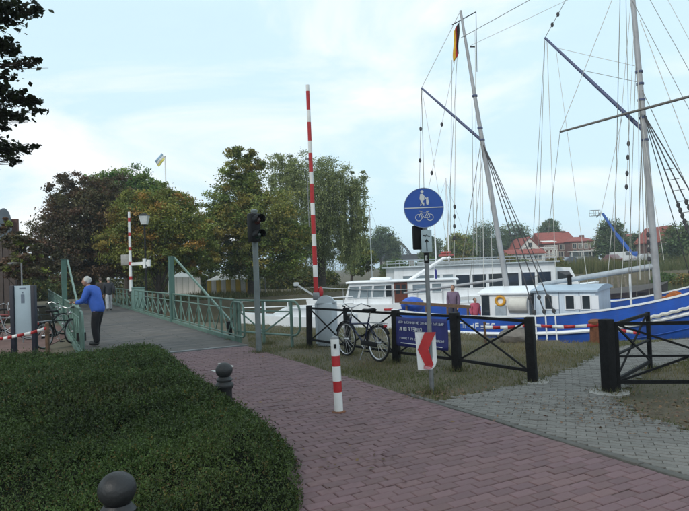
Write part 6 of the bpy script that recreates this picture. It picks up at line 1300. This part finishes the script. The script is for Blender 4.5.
CG = 'cars parked on the far quay'
for (px_, d, az, c_, van, lab) in ((612, 104, 95, (.12, .012, .016), False, 'dark red car left of the boom lift'), (570, 118, 20, (.05, .06, .09), False, 'dark blue car in front of the brick wing, leftmost of the row'), (578, 120, 185, (.35, .36, .37), False, 'silver car second in the row before the brick wing'), (588, 119, 10, (.02, .02, .022), False, 'black car in front of the white framed shelter'), (623, 116, 5, (.6, .6, .6), True, 'white van beside the boom lift'), (645, 114, 0, (.4, .41, .42), False, 'pale grey car right of the boom lift')):
    q = P(px_, 262, d); car(Matrix.Translation((q.x, d, gz(q.x, d))) @ Matrix.Rotation(R(az), 4, 'Z'), lab, mat('car_paint_%d' % px_, c_, .3, .2, .05, 1, coat=.5), CG if px_ > 100 else None, van)
# boom lift ----------------------------------------------------------------------------
M_LIFT = mat('blue_lift_paint', (.02, .10, .42), .4, 0, .1, 1)
lb_ = P(633, 262, 118); lb_.z = gz(lb_.x, 118); r = thing('boom_lift', lb_, 'blue telescopic boom lift with raised platform on the far quay', 'lift')
m = MB(); m.box(lb_+Z3*.75, (2.4, 1.8, .6), bev=.08); ba = m.build('chassis', M_LIFT, r)
for x_ in (-.85, .85):
    for y_ in (-.95, .95): m = MB(); m.tube([lb_+Vector((x_, y_-.15, .45)), lb_+Vector((x_, y_+.15, .45))], .45, 16); m.build('wheel', M_RUBBER, r)
m = MB(); m.box(lb_+Z3*1.5, (1.6, 1.6, .9), bev=.1); m.build('turntable', M_LIFT, r)
b0_, b1_, b2_ = P(634, 256.5, 118), P(616, 234, 118), P(602.5, 213.5, 118); m = MB(); m.bar(b0_, b1_, .5, .62); m.build('lower_boom', M_LIFT, r, smooth=False)
m = MB(); m.bar(b1_.lerp(b0_, .08), b2_, .34, .4); m.build('upper_boom', M_LIFT, r, smooth=False)
b3_ = P(596.5, 217.5, 118); m = MB(); m.tube([b2_, P(600, 213, 118), b3_], .12, 8); m.build('jib', M_STEEL, r)
bc = P(595, 216, 118); m = MB()
for z_ in (0, .55, 1.1):
    m.tube([bc+Vector((x_, y_, z_)) for x_, y_ in ((-.9, -.4), (.9, -.4), (.9, .4), (-.9, .4))], .04, 6, closed=True)
for x_ in (-.9, 0, .9):
    for y_ in (-.4, .4): m.tube([bc+Vector((x_, y_, 0)), bc+Vector((x_, y_, 1.1))], .035, 6)
m.box(bc, (1.8, .8, .06)); m.build('platform', M_STEEL, r)
# steel railway bridge ------------------------------------------------------------------
M_TRUSS = mat('dark_bridge_steel', (.05, .055, .062), .6, 0, .2, 1)
xa, xb = P(362, 256, 200).x, P(530, 256, 200).x; zg = P(400, 257.5, 200).z; r = thing('steel_bridge', ((xa+xb)/2, 200, gz((xa+xb)/2, 200)), 'dark steel girder bridge with a small truss far behind the ships', 'bridge')
for y_ in (199, 203): m = MB(); box_c(m, xa, xb, y_-.2, y_+.2, zg-.9, zg+.9); m.build('girder', M_TRUSS, r, smooth=False)
m = MB(); box_c(m, xa, xb, 199.3, 202.7, zg-.5, zg-.3); m.build('deck', M_TRUSS, r, smooth=False)
tx0, tx1 = P(383, 250, 199).x, P(411, 250, 199).x
for y_ in (199, 203):
    m = MB(); ap_ = [(tx0+(tx1-tx0)*i/8, y_, zg+.9+4.6*math.sin(math.pi*i/8)) for i in range(9)]
    for i in range(8): m.bar(ap_[i], ap_[i+1], .3, .35)
    tr_ = m.build('arch_chord', M_TRUSS, r, smooth=False)
    for i in range(1, 8):
        m = MB(); m.bar(ap_[i], (ap_[i][0], y_, zg), .18, .18); m.build('hanger', M_TRUSS, tr_, smooth=False)
    for i in range(1, 7): m = MB(); m.bar(ap_[i], (ap_[i+1][0], y_, zg+.8), .14, .14); m.build('diagonal', M_TRUSS, tr_, smooth=False)
for px_ in (366, 383, 411, 445, 480, 520): q = P(px_, 258, 201); m = MB(); box_c(m, q.x-.8, q.x+.8, 199.2, 202.8, -2, zg-.85); m.build('pier', M_CONC, r, smooth=False)

# ================================================================== HAZE
hz = MB(); hz.box((0, 640, 6.2), (1960, 1900, 19.6))
M_HAZE = bpy.data.materials.new('haze_air'); M_HAZE.use_nodes = True; t = M_HAZE.node_tree; t.nodes.clear()
pv = t.nodes.new('ShaderNodeVolumePrincipled'); pv.inputs['Color'].default_value = (0.80, 0.88, 0.96, 1); pv.inputs['Density'].default_value = 0.0008; pv.inputs['Anisotropy'].default_value = 0.25
o_ = t.nodes.new('ShaderNodeOutputMaterial'); t.links.new(pv.outputs[0], o_.inputs['Volume'])
setp(hz.build('haze', M_HAZE, smooth=False), 'thin pale summer haze over the harbour', 'haze', kind='stuff')
